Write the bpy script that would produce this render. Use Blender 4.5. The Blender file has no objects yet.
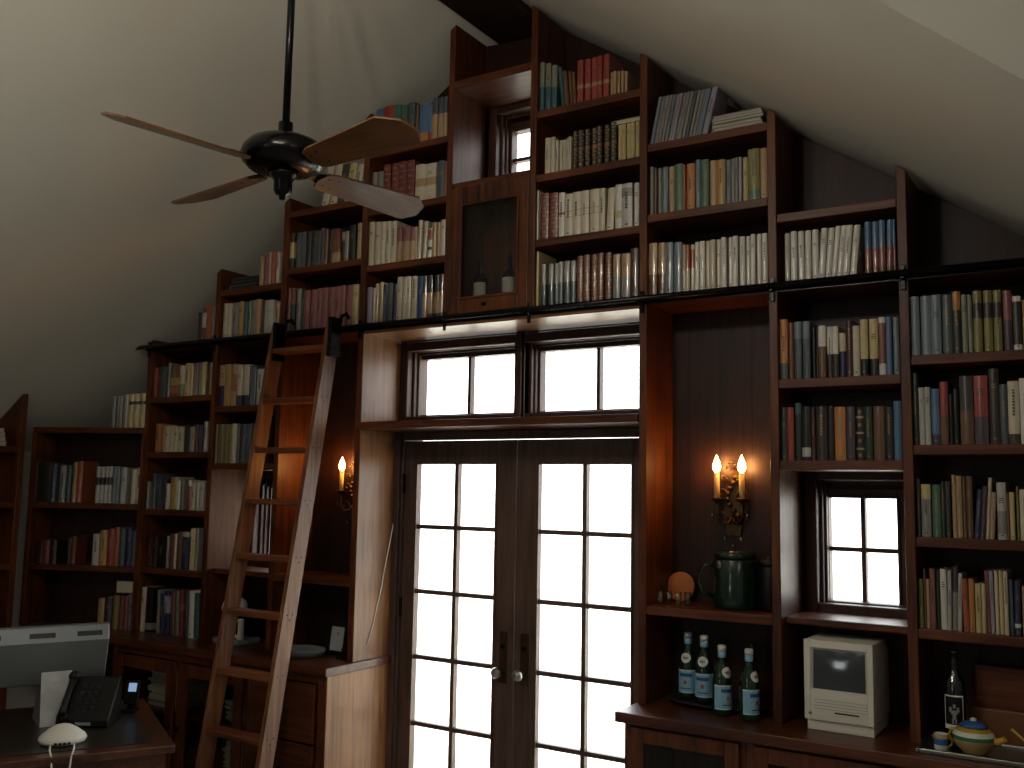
import bpy, bmesh, math, random
from mathutils import Vector, Matrix
random.seed(7)
SC = bpy.context.scene
COL = SC.collection
PI = math.pi

# ------------------------------------------------------------------ materials
def srgb(h):
    h = h.lstrip('#'); o = []
    for i in (0, 2, 4):
        c = int(h[i:i+2], 16) / 255
        o.append(c / 12.92 if c <= .04045 else ((c + .055) / 1.055) ** 2.4)
    return (*o, 1)

def new_mat(name):
    m = bpy.data.materials.new(name); m.use_nodes = True
    nt = m.node_tree; b = nt.nodes['Principled BSDF']
    return m, nt, b

def plain(name, hexc, rough=.5, metal=0, coat=0, noise=.12, scale=40, spec=.5, bump=0):
    m, nt, b = new_mat(name)
    c = srgb(hexc)
    tc = nt.nodes.new('ShaderNodeTexCoord'); n = nt.nodes.new('ShaderNodeTexNoise')
    n.inputs['Scale'].default_value = scale; n.inputs['Detail'].default_value = 3
    nt.links.new(tc.outputs['Object'], n.inputs['Vector'])
    r = nt.nodes.new('ShaderNodeMix'); r.data_type = 'RGBA'
    r.inputs['A'].default_value = tuple(x * (1 - noise) for x in c[:3]) + (1,)
    r.inputs['B'].default_value = tuple(min(1, x * (1 + noise)) for x in c[:3]) + (1,)
    nt.links.new(n.outputs['Fac'], r.inputs['Factor'])
    nt.links.new(r.outputs['Result'], b.inputs['Base Color'])
    b.inputs['Roughness'].default_value = rough; b.inputs['Metallic'].default_value = metal
    b.inputs['Coat Weight'].default_value = coat; b.inputs['Coat Roughness'].default_value = .12
    b.inputs['Specular IOR Level'].default_value = spec
    if bump:
        bp = nt.nodes.new('ShaderNodeBump'); bp.inputs['Strength'].default_value = bump
        bp.inputs['Distance'].default_value = .002
        nt.links.new(n.outputs['Fac'], bp.inputs['Height']); nt.links.new(bp.outputs['Normal'], b.inputs['Normal'])
    return m

def wood(name, dark, mid, light, grain, rough=.42, coat=.0, planks=0, spec=.3):
    """stained board; grain = axis the fibres run along"""
    m, nt, b = new_mat(name)
    N = nt.nodes.new; L = nt.links.new
    tc = N('ShaderNodeTexCoord'); oi = N('ShaderNodeObjectInfo')
    sc = {'x': (1.3, 22, 22), 'y': (22, 1.3, 22), 'z': (22, 22, 1.3)}[grain]
    mp = N('ShaderNodeMapping'); mp.inputs['Scale'].default_value = sc
    L(tc.outputs['Object'], mp.inputs['Vector'])
    off = N('ShaderNodeVectorMath'); off.operation = 'SCALE'; off.inputs['Scale'].default_value = 17
    cb = N('ShaderNodeCombineXYZ')
    for k in 'XYZ': L(oi.outputs['Random'], cb.inputs[k])
    L(cb.outputs['Vector'], off.inputs[0]); L(off.outputs['Vector'], mp.inputs['Location'])
    n1 = N('ShaderNodeTexNoise'); n1.inputs['Scale'].default_value = 2.2; n1.inputs['Detail'].default_value = 5
    n1.inputs['Distortion'].default_value = .6; L(mp.outputs['Vector'], n1.inputs['Vector'])
    n2 = N('ShaderNodeTexNoise'); n2.inputs['Scale'].default_value = 2.6; n2.inputs['Detail'].default_value = 2
    L(tc.outputs['Object'], n2.inputs['Vector'])
    mx = N('ShaderNodeMath'); mx.operation = 'MULTIPLY_ADD'; mx.inputs[1].default_value = .45
    L(n2.outputs['Fac'], mx.inputs[0]); 
    m2 = N('ShaderNodeMath'); m2.operation = 'MULTIPLY'; m2.inputs[1].default_value = .6
    L(n1.outputs['Fac'], m2.inputs[0]); L(m2.outputs['Value'], mx.inputs[2])
    cr = N('ShaderNodeValToRGB'); e = cr.color_ramp.elements
    e[0].position = .34; e[0].color = srgb(dark); e[1].position = .72; e[1].color = srgb(light)
    k = e.new(.52); k.color = srgb(mid)
    L(mx.outputs['Value'], cr.inputs['Fac'])
    out = cr.outputs['Color']
    hgt = n1.outputs['Fac']
    if planks:
        sx = N('ShaderNodeSeparateXYZ'); L(tc.outputs['Object'], sx.inputs[0])
        d = N('ShaderNodeMath'); d.operation = 'DIVIDE'; d.inputs[1].default_value = planks; L(sx.outputs['X'], d.inputs[0])
        fr = N('ShaderNodeMath'); fr.operation = 'FRACT'; L(d.outputs[0], fr.inputs[0])
        a = N('ShaderNodeMath'); a.operation = 'SUBTRACT'; a.inputs[1].default_value = .5; L(fr.outputs[0], a.inputs[0])
        ab = N('ShaderNodeMath'); ab.operation = 'ABSOLUTE'; L(a.outputs[0], ab.inputs[0])
        gt = N('ShaderNodeMath'); gt.operation = 'LESS_THAN'; gt.inputs[1].default_value = .475; L(ab.outputs[0], gt.inputs[0])
        mm = N('ShaderNodeMix'); mm.data_type = 'RGBA'; mm.inputs['A'].default_value = srgb('120806')
        L(gt.outputs[0], mm.inputs['Factor']); L(out, mm.inputs['B']); out = mm.outputs['Result']
    L(out, b.inputs['Base Color'])
    b.inputs['Roughness'].default_value = rough
    b.inputs['Specular IOR Level'].default_value = spec
    b.inputs['Coat Weight'].default_value = coat; b.inputs['Coat Roughness'].default_value = .22
    bp = N('ShaderNodeBump'); bp.inputs['Strength'].default_value = .12; bp.inputs['Distance'].default_value = .002
    L(hgt, bp.inputs['Height']); L(bp.outputs['Normal'], b.inputs['Normal'])
    return m

WD, WM, WL = '241108', '4e2711', '6c3a1b'
WZ = wood('dark_wood_vertical', WD, WM, WL, 'z')
WX = wood('dark_wood_horizontal', WD, WM, WL, 'x')
WY = wood('dark_wood_deep', WD, WM, WL, 'y')
WBACK = wood('shaded_wood_planks', '150904', '27120a', '381b0f', 'z', planks=.14, rough=.5, coat=.04)  # darker than the frame wood: shade behind the books put into the colour
WFR = wood('frame_wood', '24130d', '392018', '4a2c20', 'z', rough=.48, coat=.0)
WDOOR = wood('door_wood_veiled', '3a2b25', '523f37', '644f45', 'z', rough=.45, coat=.05)  # greyed and lightened: glare around the bright doorway put into the colour
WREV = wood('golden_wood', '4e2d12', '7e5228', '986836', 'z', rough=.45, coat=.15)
WJMB = wood('amber_wood_lit', '4e2f19', '704a2a', '885e38', 'z', rough=.42, coat=.12)  # amber finish, lightened in colour for daylight on the door reveal
WJMBX = wood('amber_wood_lit_across', '5a3820', '7c5432', '956a42', 'x', rough=.36, coat=.2)  # lightened in colour for daylight under the door header
WJMD = wood('brown_wood_lit', '43260f', '5c381e', '6e472a', 'z', rough=.55, spec=.2)  # lightened in colour for window light in the left recess
WCTR = wood('worktop_wood', '2e160c', '4c2716', '683a22', 'x', rough=.34, coat=.1)
WLAD = wood('ladder_wood', '482a19', '6c452b', '88603f', 'z', rough=.45, coat=.1)
WLADX = wood('ladder_tread_wood', '42220f', '643720', '80502f', 'x', rough=.4, coat=.1)
WBLADE = wood('fan_blade_wood', '3a2414', '573820', '70492a', 'x', rough=.3, coat=.35)
WBLADEY = wood('fan_blade_wood_across', '3a2414', '573820', '70492a', 'y', rough=.3, coat=.35)
WDESK = wood('desk_wood', '2c1810', '4a2a1a', '5e3824', 'x', rough=.3, coat=.3)
WBOARD = wood('board_wood', '42210f', '5e3119', '74421f', 'x', rough=.5, coat=0)
FLOORM = plain('floor_bounce', 'b2b1ae', .95, noise=.06, scale=30)  # unseen floor, made pale to bounce light up to the ceiling
PLASTER = plain('ceiling_plaster', 'd2d0c4', .9, noise=.03, scale=3)
PAINT = plain('wall_paint', 'b4b2ac', .9, noise=.03, scale=3)
BLACKM = plain('black_metal', '0c0c0e', .22, metal=.6, noise=.1)
IRON = plain('dark_iron', '15120f', .4, metal=.8, noise=.15)
BRONZE = plain('aged_bronze', '4a3a26', .4, metal=.85, noise=.3)
CHROME = plain('brushed_steel', '9a9a98', .3, metal=1, noise=.08)
BRASS = plain('aged_brass', '8a6a34', .35, metal=1, noise=.25)
ALU = plain('aluminium_back', '84898c', .35, metal=.75, noise=.06, scale=120)
WHITEP = plain('white_plastic', 'd9d8d0', .35, noise=.02)
CREAMP = plain('beige_plastic', 'd6d4c8', .5, noise=.03)
BLACKP = plain('black_plastic', '060607', .45, spec=.3, noise=.05)
GREYP = plain('grey_plastic', '7d868a', .35, noise=.05)
DARKG = plain('dark_grey_plastic', '1e1f21', .4, noise=.05)
PAPER = plain('paper', 'b3ab99', .8, noise=.08, scale=60)
PAGES = plain('page_edges', 'b8ab8e', .85, noise=.25, scale=220)
CANDLE = plain('candle_sleeve', 'd8b070', .55, noise=.05)
GREENEN = plain('green_enamel', '08231b', .18, noise=.08, coat=.5)
GREENGL = plain('green_glass', '0a2a18', .06, noise=.05, coat=.6)
WINEGL = plain('black_glass', '06090a', .06, noise=.05, coat=.6)
AMBGL = plain('brown_glass', '2c150a', .08, noise=.05, coat=.5)
BLUELAB = plain('pale_blue_label', '7fb0cc', .5, noise=.04)
DBLUE = plain('dark_blue_print', '2a4c80', .5, noise=.04)
REDSTAR = plain('red_print', 'b8402c', .5, noise=.04)
WHITEL = plain('white_label', 'd6d6d0', .5, noise=.04)
GREYL = plain('grey_label_print', '808080', .5, noise=.04)
KRAFT = plain('cork_disc', 'a8622c', .7, noise=.25, scale=25)
CER_B = plain('blue_glaze', '2f5f9a', .2, coat=.5)
CER_Y = plain('yellow_glaze', 'c09a34', .2, coat=.5)
CER_W = plain('white_glaze', 'c8cfc8', .2, coat=.5)
CER_G = plain('green_glaze', '2f6a4a', .2, coat=.5)
CER_O = plain('sand_glaze', 'a58a5a', .25, coat=.4)
GROUND = plain('pale_paving', 'd0cdbf', .9, noise=.06, scale=2)

def emit(name, hexc, s):
    m = bpy.data.materials.new(name); m.use_nodes = True; nt = m.node_tree; nt.nodes.clear()
    o = nt.nodes.new('ShaderNodeOutputMaterial'); e = nt.nodes.new('ShaderNodeEmission')
    e.inputs['Color'].default_value = srgb(hexc); e.inputs['Strength'].default_value = s
    nt.links.new(e.outputs[0], o.inputs[0]); return m
FLAME = emit('flame_bulb', 'ffb062', 115)
LAMPB = emit('lamp_bulb', 'fff4e4', 390)
LIT = emit('lit_screen', 'a8c8f0', .55)

def glass_mat(name, tint=(1, 1, 1, 1), refl=.06):
    m = bpy.data.materials.new(name); m.use_nodes = True; nt = m.node_tree; nt.nodes.clear()
    o = nt.nodes.new('ShaderNodeOutputMaterial'); t = nt.nodes.new('ShaderNodeBsdfTransparent')
    g = nt.nodes.new('ShaderNodeBsdfGlossy'); g.inputs['Roughness'].default_value = .02
    t.inputs['Color'].default_value = tint
    mx = nt.nodes.new('ShaderNodeMixShader'); mx.inputs[0].default_value = refl
    nt.links.new(t.outputs[0], mx.inputs[1]); nt.links.new(g.outputs[0], mx.inputs[2]); nt.links.new(mx.outputs[0], o.inputs[0])
    return m
GLASS = glass_mat('window_glass')
CABGL = glass_mat('cabinet_glass', (.85, .87, .87, 1), .02)
CLEARGL = glass_mat('drinking_glass', (.82, .86, .86, 1), .16)
SCREENM = plain('crt_glass', '2c363c', .1, noise=.03, coat=1)
SCREENM.node_tree.nodes['Principled BSDF'].inputs['Coat Roughness'].default_value = .1

PAL = dict(cream='c9bb9f', white='d8d3c6', lightgrey='b3b2aa', grey='85827b', bluegrey='6f7f8a', slate='45545c',
  silver='93928e', black='141312', darkgrey='34322f', darkgreen='1d3328', green='3b6b52', teal='2f5d66', sage='7c806a',
  navy='26305a', royal='1f458f', blue='47719f', lavender='9a93a8', plum='4a3348', red='a8352c', crimson='7a2320',
  maroon='4d1c1c', rose='924c4c', rust='b4552c', redbrown='7a3524', redd='8b3a2d', orange='c4762c', amber='b98a3a',
  tan='b48c5f', brown='6b4526', darkbrown='33221a', straw='c6b06f', olive='7c742c', gilt='8f6d3e')
def soften(h, k=.78):
    v = [int(h[i:i+2], 16) for i in (0, 2, 4)]; g = .3*v[0]+.59*v[1]+.11*v[2]
    return ''.join('%02x' % max(0, min(255, int(.93*(g+(q-g)*k)))) for q in v)
PAL = {k: soften(v) for k, v in PAL.items()}
BM = {}
def book_mat(c):
    if c not in BM:
        BM[c] = plain('book_' + c, PAL[c], .36, coat=.6, noise=.16, scale=55)
        BM[c].node_tree.nodes['Principled BSDF'].inputs['Coat Roughness'].default_value = .075
    return BM[c]

# ------------------------------------------------------------------ mesh builder
class MB:
    def __init__(s): s.v = []; s.f = []; s.m = []; s.sm = []
    def add(s, vs, fs, m=0, smooth=False):
        k = len(s.v); s.v += [Vector(v) for v in vs]
        for f in fs: s.f.append([i + k for i in f]); s.m.append(m); s.sm.append(smooth)
        return s
    def box(s, x0, x1, y0, y1, z0, z1, m=0):
        v = [(x0,y0,z0),(x1,y0,z0),(x1,y1,z0),(x0,y1,z0),(x0,y0,z1),(x1,y0,z1),(x1,y1,z1),(x0,y1,z1)]
        return s.add(v, [(0,3,2,1),(4,5,6,7),(0,1,5,4),(1,2,6,5),(2,3,7,6),(3,0,4,7)], m)
    def prism(s, poly, axis, a0, a1, m=0):
        """poly of 2D points swept along axis ('x': poly=(y,z); 'y': (x,z); 'z': (x,y))"""
        def P(p, a): return {'x': (a, p[0], p[1]), 'y': (p[0], a, p[1]), 'z': (p[0], p[1], a)}[axis]
        n = len(poly); v = [P(p, a0) for p in poly] + [P(p, a1) for p in poly]
        f = [tuple(range(n)), tuple(range(2*n-1, n-1, -1))] + [(i, i+n, (i+1) % n + n, (i+1) % n) for i in range(n)]
        return s.add(v, f, m)
    def frame(s, x0, x1, z0, z1, w, y0, y1, m=0, wb=None):
        wb = w if wb is None else wb
        s.box(x0, x0+w, y0, y1, z0, z1, m); s.box(x1-w, x1, y0, y1, z0, z1, m)
        s.box(x0+w, x1-w, y0, y1, z1-w, z1, m); s.box(x0+w, x1-w, y0, y1, z0, z0+wb, m); return s
    def lathe(s, prof, c, n=20, m=0, axis='z', smooth=True, mats=None):
        """prof list of (r, h)"""
        v = []; 
        for r, h in prof:
            for k in range(n):
                a = 2*PI*k/n; x, y = r*math.cos(a), r*math.sin(a)
                p = {'z': (x, y, h), 'y': (x, h, y), 'x': (h, x, y)}[axis]
                v.append((c[0]+p[0], c[1]+p[1], c[2]+p[2]))
        for i in range(len(prof)-1):
            fs = [(i*n+k, i*n+(k+1) % n, (i+1)*n+(k+1) % n, (i+1)*n+k) for k in range(n)]
            kk = len(s.v) if i == 0 else kk
            if i == 0: s.v += [Vector(q) for q in v]
            for f in fs: s.f.append([j+kk for j in f]); s.m.append(mats[i] if mats else m); s.sm.append(smooth)
        for i, rev in ((0, True), (len(prof)-1, False)):
            if prof[i][0] > 1e-5:
                idx = [kk+i*n+k for k in range(n)]
                s.f.append(idx[::-1] if rev else idx); s.m.append(mats[min(i, len(prof)-2)] if mats else m); s.sm.append(False)
        return s
    def tube(s, pts, r, n=8, m=0, smooth=True):
        pts = [Vector(p) for p in pts]; rr = r if isinstance(r, (list, tuple)) else [r]*len(pts)
        rings = []; up = Vector((0, 0, 1))
        for i, p in enumerate(pts):
            t = (pts[min(i+1, len(pts)-1)] - pts[max(i-1, 0)]).normalized()
            a = t.cross(up)
            if a.length < 1e-3: a = t.cross(Vector((0, 1, 0)))
            a.normalize(); b = t.cross(a)
            rings.append([p + rr[i]*(a*math.cos(2*PI*k/n) + b*math.sin(2*PI*k/n)) for k in range(n)])
        k0 = len(s.v)
        for q in rings: s.v += q
        for i in range(len(pts)-1):
            for k in range(n):
                s.f.append([k0+i*n+k, k0+i*n+(k+1) % n, k0+(i+1)*n+(k+1) % n, k0+(i+1)*n+k]); s.m.append(m); s.sm.append(smooth)
        s.f.append([k0+k for k in range(n)]); s.m.append(m); s.sm.append(False)
        s.f.append([k0+(len(pts)-1)*n+k for k in range(n)][::-1]); s.m.append(m); s.sm.append(False)
        return s
    def ball(s, c, r, n=12, m=0, sx=1, sy=1, sz=1):
        prof = [(max(1e-4, r*math.sin(PI*i/8)), -r*math.cos(PI*i/8)*sz) for i in range(9)]
        k = len(s.v); s.lathe(prof, (0, 0, 0), n, m)
        for i in range(k, len(s.v)): q = s.v[i]; s.v[i] = Vector((q.x*sx+c[0], q.y*sy+c[1], q.z+c[2]))
        return s
    def xf(s, M, k=0):
        for i in range(k, len(s.v)): s.v[i] = M @ s.v[i]
        return s
    def build(s, name, mats, parent=None, loc=None, bevel=0, fix=True):
        if not isinstance(mats, (list, tuple)): mats = [mats]
        o0 = wloc(parent) if parent else Vector(loc or (0, 0, 0))
        me = bpy.data.meshes.new(name)
        me.from_pydata([v - o0 for v in s.v], [], s.f)
        for m in mats: me.materials.append(m)
        for p, mi, sm in zip(me.polygons, s.m, s.sm): p.material_index = mi; p.use_smooth = sm
        if fix:
            bm = bmesh.new(); bm.from_mesh(me); bmesh.ops.recalc_face_normals(bm, faces=bm.faces[:]); bm.to_mesh(me); bm.free()
        o = bpy.data.objects.new(name, me); COL.objects.link(o)
        if parent: o.parent = parent
        else: o.location = o0
        if bevel:
            b = o.modifiers.new('bevel', 'BEVEL'); b.width = bevel; b.segments = 2; b.limit_method = 'ANGLE'; b.angle_limit = .7
        return o

def wloc(o):
    v = Vector((0, 0, 0))
    while o: v = v + o.location; o = o.parent
    return v
def thing(name, loc, label, cat, group=None):
    o = bpy.data.objects.new(name, None); COL.objects.link(o); o.location = loc; o.empty_display_size = .05
    return tag(o, label, cat, group)
def tag(o, label, cat, group=None, kind=None):
    o['label'] = label; o['category'] = cat
    if group: o['group'] = group
    if kind: o['kind'] = kind
    return o
def structure(o): o['kind'] = 'structure'; return o
def box(x0, x1, y0, y1, z0, z1): return MB().box(x0, x1, y0, y1, z0, z1)

# ------------------------------------------------------------------ measures (metres; y=0 is the plane of the shelf fronts)
SL, APEX = .655, 4.205
def roof(x): return APEX - SL*abs(x)
T = .035                                   # shelf and upright thickness
UP = dict(A=-2.42, B=-1.852, C=-1.335, D=-.772, E=-.24, F=.232, G=.788, H=1.343, I=1.825, J=2.40)   # left face of each upright
RAILZ = 2.565
CT = .925                                  # worktop height
BACK = .28
YD = .33                                   # door plane
YW = .43                                   # window glass plane

# ------------------------------------------------------------------ room shell
def slab(name, poly, axis, a0, a1, mat): return structure(MB().prism(poly, axis, a0, a1).build(name, mat))
XL, XR, YR = -3.42, 3.42, -7.6
slab('floor', [(XL-.2, YR-.2), (XR+.2, YR-.2), (XR+.2, .5), (XL-.2, .5)], 'z', -.2, 0, FLOORM)
c = MB()
c.prism([(0, APEX), (XL-.2, roof(XL-.2)), (XL-.2, roof(XL-.2)+.25), (0, APEX+.25)], 'y', YR-.2, .52)
# right slope with a cross gable meeting it along two valleys
XE = XR+.2; YC = -2.956; VS = .646
def plane(pts):
    n = len(pts); v = [Vector(q) for q in pts] + [Vector(q)+Vector((0, 0, .22)) for q in pts]
    c.add(v, [tuple(range(n)), tuple(range(2*n-1, n-1, -1))] + [(i, i+n, (i+1) % n+n, (i+1) % n) for i in range(n)])
zr = roof(XE)
plane([(0, .52, APEX), (XE, .52, zr), (XE, YC+VS*XE, zr), (0, YC, APEX)])
plane([(0, YC, APEX), (XE, YC-VS*XE, zr), (XE, YR-.2, zr), (0, YR-.2, APEX)])
plane([(0, YC, APEX), (XE, YC+VS*XE, zr), (XE, YC, APEX)])
plane([(0, YC, APEX), (XE, YC, APEX), (XE, YC-VS*XE, zr)])
structure(c.build('ceiling', PLASTER))

def wall_cells(name, mat, a, b, zt, holes, plane, depth, axis):
    """wall with rectangular openings, built as cells; holes (a0,a1,z0,z1)"""
    xs = sorted({a, b, *[h[0] for h in holes], *[h[1] for h in holes]}); zs = sorted({0, zt, *[h[2] for h in holes], *[h[3] for h in holes]})
    w = MB()
    for i in range(len(xs)-1):
        for j in range(len(zs)-1):
            cx, cz = (xs[i]+xs[i+1])/2, (zs[j]+zs[j+1])/2
            if any(h[0] < cx < h[1] and h[2] < cz < h[3] for h in holes): continue
            if axis == 'y': w.box(xs[i], xs[i+1], min(plane, plane+depth), max(plane, plane+depth), zs[j], zs[j+1])
            else: w.box(min(plane, plane+depth), max(plane, plane+depth), xs[i], xs[i+1], zs[j], zs[j+1])
    return structure(w.build(name, mat))
TR1, TR2 = (-.70, -.005, 2.115, 2.52), (.025, .765, 2.115, 2.52)
DOORH = (-.735, .775, 0, 2.065)
ATT = (-.17, .18, 3.26, 3.72)
WG = (1.42, 1.80, 1.315, 1.862)
WB_ = (-1.80, -1.375, 1.315, 1.85)
wall_cells('wall_back', WFR, XL-.2, XR+.2, 4.4, [DOORH, (-.735, .775, 2.10, 2.55), ATT, WG, WB_], .345, .17, 'y')
REAR = [(-.35, .35, 2.65, 3.35), (-.62, .12, 1.05, 1.85)]
wall_cells('wall_front', PAINT, XL-.2, XR+.2, 4.4, REAR, YR, -.17, 'y')
LEFTW = []
wall_cells('wall_left', PAINT, YR-.2, .5, 2.1, LEFTW, XL, -.17, 'x')
DORM = (-3.2, -2.4, 2.7, 3.3)
wall_cells('wall_right', PAINT, YR-.2, .5, 4.4, [DORM], XR, .17, 'x')
structure(box(-.15, .15, YR, .34, 4.065, 4.28).build('trim_1', wood('beam_wood', '1a0d09', '2b1710', '3a2016', 'y', rough=.6, coat=0), bevel=.006))

# ------------------------------------------------------------------ windows
def window(n, x0, x1, z0, z1, cols, rows, gx, gz, sill=False, label=None, crank=False):
    """stepped casing from the reveal back to the sash; gx, gz = visible glass limits"""
    f = MB()
    f.frame(x0-.03, x1+.03, z0-.012, z1+.02, .045, .30, .345)
    f.frame(x0, x1, z0, z1, .028, .345, .40); f.frame(x0+.02, x1-.02, z0+.02, z1-.02, .018, .37, .45)
    w = structure(f.build('window_%d' % n, WFR, bevel=.005))
    s = MB(); s.frame(gx[0]-.042, gx[1]+.042, gz[0]-.042, gz[1]+.042, .042, .405, .452)
    s.frame(gx[0]-.012, gx[1]+.012, gz[0]-.012, gz[1]+.012, .012, .395, .41)
    for (a0, a1, b0, b1) in ((x0-.01, gx[0]-.04, z0-.01, z1+.01), (gx[1]+.04, x1+.01, z0-.01, z1+.01), (gx[0]-.04, gx[1]+.04, z0-.01, gz[0]-.04), (gx[0]-.04, gx[1]+.04, gz[1]+.04, z1+.01)):
        if a1 > a0 and b1 > b0: s.box(a0, a1, .425, .47, b0, b1)
    o = s.build('sash', WFR, w, bevel=.003)
    mu = MB()
    for k in range(1, cols):
        x = gx[0]+(gx[1]-gx[0])*k/cols; mu.box(x-.009, x+.009, .41, .447, gz[0], gz[1])
    for k in range(1, rows):
        z = gz[0]+(gz[1]-gz[0])*k/rows; mu.box(gx[0], gx[1], .412, .446, z-.009, z+.009)
    if mu.v: mu.build('muntin', WFR, w)
    g = MB().box(gx[0], gx[1], .428, .431, gz[0], gz[1]); g.build('glass_pane', GLASS, w)
    if crank:
        k = MB(); xm = (gx[0]+gx[1])/2
        k.box(xm-.05, xm+.03, .36, .40, gz[0]-.062, gz[0]-.04); k.tube([(xm-.04, .37, gz[0]-.045), (xm-.03, .35, gz[0]-.02), (xm+.03, .35, gz[0]-.025), (xm+.05, .35, gz[0]-.05)], .007)
        k.build('window_crank', CHROME, w)
    return w
def at43(v, c): return (v-c)*(4.13/4.03)+c
window(1, TR1[0], TR1[1], TR1[2], TR1[3], 2, 1, (-.668, -.056), (2.163, 2.460))
window(2, TR2[0], TR2[1], TR2[2], TR2[3], 2, 1, (.074, .700), (2.163, 2.460))
structure(MB().box(-.012, .040, .30, .43, 2.10, 2.55).box(.0, .028, .285, .30, 2.10, 2.55).build('trim_2', WFR, bevel=.004))
window(3, ATT[0], ATT[1], ATT[2], ATT[3], 2, 2, (-.118, .128), (3.325, 3.622))
window(4, WG[0], WG[1], WG[2], WG[3], 2, 2, (1.46, 1.724), (1.352, 1.766), crank=True)
window(5, WB_[0], WB_[1], WB_[2], WB_[3], 2, 2, (-1.75, -1.43), (1.352, 1.766))
def plain_window(n, a0, a1, z0, z1, plane, axis, cols, rows):
    f = MB()
    def bx(u0, u1, d0, d1, w0, w1):
        (f.box(u0, u1, plane-d1, plane-d0, w0, w1) if axis == 'y' else f.box(plane+d0, plane+d1, u0, u1, w0, w1))
    for (u0, u1, w0, w1) in ((a0, a0+.07, z0, z1), (a1-.07, a1, z0, z1), (a0+.07, a1-.07, z0, z0+.07), (a0+.07, a1-.07, z1-.07, z1)): bx(u0, u1, .04, .12, w0, w1)
    for k in range(1, cols): u = a0+(a1-a0)*k/cols; bx(u-.02, u+.02, .06, .1, z0+.07, z1-.07)
    for k in range(1, rows): w = z0+(z1-z0)*k/rows; bx(a0+.07, a1-.07, .065, .095, w-.015, w+.015)
    o = structure(f.build('window_%d' % n, WFR)); f = MB(); bx(a0+.07, a1-.07, .078, .082, z0+.07, z1-.07); f.build('glass_pane', GLASS, o)
plain_window(6, *REAR[0], YR, 'y', 2, 2); plain_window(7, *REAR[1], YR, 'y', 2, 2)
plain_window(8, *DORM, XR, 'x', 3, 2)

# ------------------------------------------------------------------ french doors
def door(n, x0, x1, g0, g1, hinge):
    z0, z1 = .02, 2.02; gt, gb = 1.907, .272
    m = MB(); m.box(x0, g0, YD-.022, YD+.022, z0, z1); m.box(g1, x1, YD-.022, YD+.022, z0, z1)
    m.box(g0, g1, YD-.022, YD+.022, gt, z1); m.box(g0, g1, YD-.022, YD+.022, z0, gb)
    d = structure(m.build('door_%d' % n, WDOOR, bevel=.003))
    mu = MB(); xm = (g0+g1)/2
    mu.box(xm-.011, xm+.011, YD-.016, YD+.016, gb, gt)
    for k in range(1, 5): z = gb+(gt-gb)*k/5; mu.box(g0, g1, YD-.014, YD+.014, z-.011, z+.011)
    mu.frame(g0-.002, g1+.002, gb-.002, gt+.002, .010, YD-.028, YD-.02)
    mu.build('muntin', WDOOR, d); MB().box(g0, g1, YD-.002, YD+.002, gb, gt).build('glass_pane', GLASS, d)
    hx = (x0+g0)/2 if hinge == 'R' else (x1+g1)/2
    p = MB().box(hx-.022, hx+.022, YD-.028, YD-.022, .86, 1.10).build('lock_plate', BRONZE, d, bevel=.002)
    s = 1 if hinge == 'R' else -1
    h = MB().tube([(hx, YD-.024, .915), (hx, YD-.075, .915)], .011); h.ball((hx, YD-.085, .915), .027, m=0, sy=.8)
    h.build('door_knob', CHROME, d)
    MB().tube([(hx, YD-.024, 1.03), (hx, YD-.036, 1.03)], .012).build('lock_cylinder', IRON, d)
    xx = x0 if hinge == 'L' else x1
    for z in (.3, 1.17, 1.8): MB().tube([(xx, YD-.03, z-.05), (xx, YD-.03, z+.05)], .009).build('hinge', IRON, d)
door(1, -.685, -.003, -.61, -.111, 'L')
door(2, .003, .722, .121, .62, 'R')
m = MB(); m.box(-.742, -.688, .295, .36, 0, 2.065); m.box(.725, .785, .295, .36, 0, 2.065); m.box(-.688, .725, .295, .36, 2.024, 2.065)
m.box(-.742, -.70, .275, .295, 0, 2.065); m.box(.745, .785, .275, .295, 0, 2.065)
structure(m.build('trim_3', WDOOR, bevel=.004))
# ------------------------------------------------------------------ built-in bookcases
def upright(parent, x, z0=CT, y1=BACK, top=None):
    a, b = roof(x)-.012, roof(x+T)-.012
    if top: a = b = top
    return MB().prism([(x, z0), (x+T, z0), (x+T, b), (x, a)], 'y', 0, y1).build('upright', WZ, parent, bevel=.003)
def shelf(parent, k0, k1, zb, y0=.004, y1=BACK):
    return box(UP[k0]+T, UP[k1], y0, y1, zb, zb+T).build('shelf', WX, parent, bevel=.003)
def back(parent, x0, x1, z0, z1=None):
    a, b = (roof(x0)-.01, roof(x1)-.01) if z1 is None else (z1, z1)
    p = [(x0, z0), (x1, z0), (x1, b), (x0, a)]
    if z1 is None and x0 < 0 < x1: p.insert(3, (0, APEX-.16)); 
    return MB().prism(p, 'y', BACK, BACK+.015).build('back_panel', WBACK, parent)

bl = thing('bookcase', (-1.6, .14, CT), 'tall dark wood built-in bookcase left of the door, behind the ladder, climbing under the roof', 'bookcase')
for k in 'ABCD': upright(bl, UP[k])
for k0, k1, zs in (('A','B',(2.248,1.925,1.595,1.26)), ('B','C',(2.178,1.86,2.84)), ('C','D',(3.228,2.91,1.283)), ('D','E',(3.465,3.16,2.865))):
    for z in zs + (RAILZ,): shelf(bl, k0, k1, z)
back(bl, UP['A'], UP['B']+T, CT); back(bl, UP['B']+T, UP['C'], CT, 1.30); back(bl, UP['B']+T, UP['C'], 1.863)
back(bl, UP['C'], UP['D'], CT); back(bl, UP['D'], UP['E'], RAILZ)
box(UP['B']+T, UP['C'], .05, .43, 1.288, 1.314).build('window_sill', WX, bl, bevel=.004)

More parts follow.
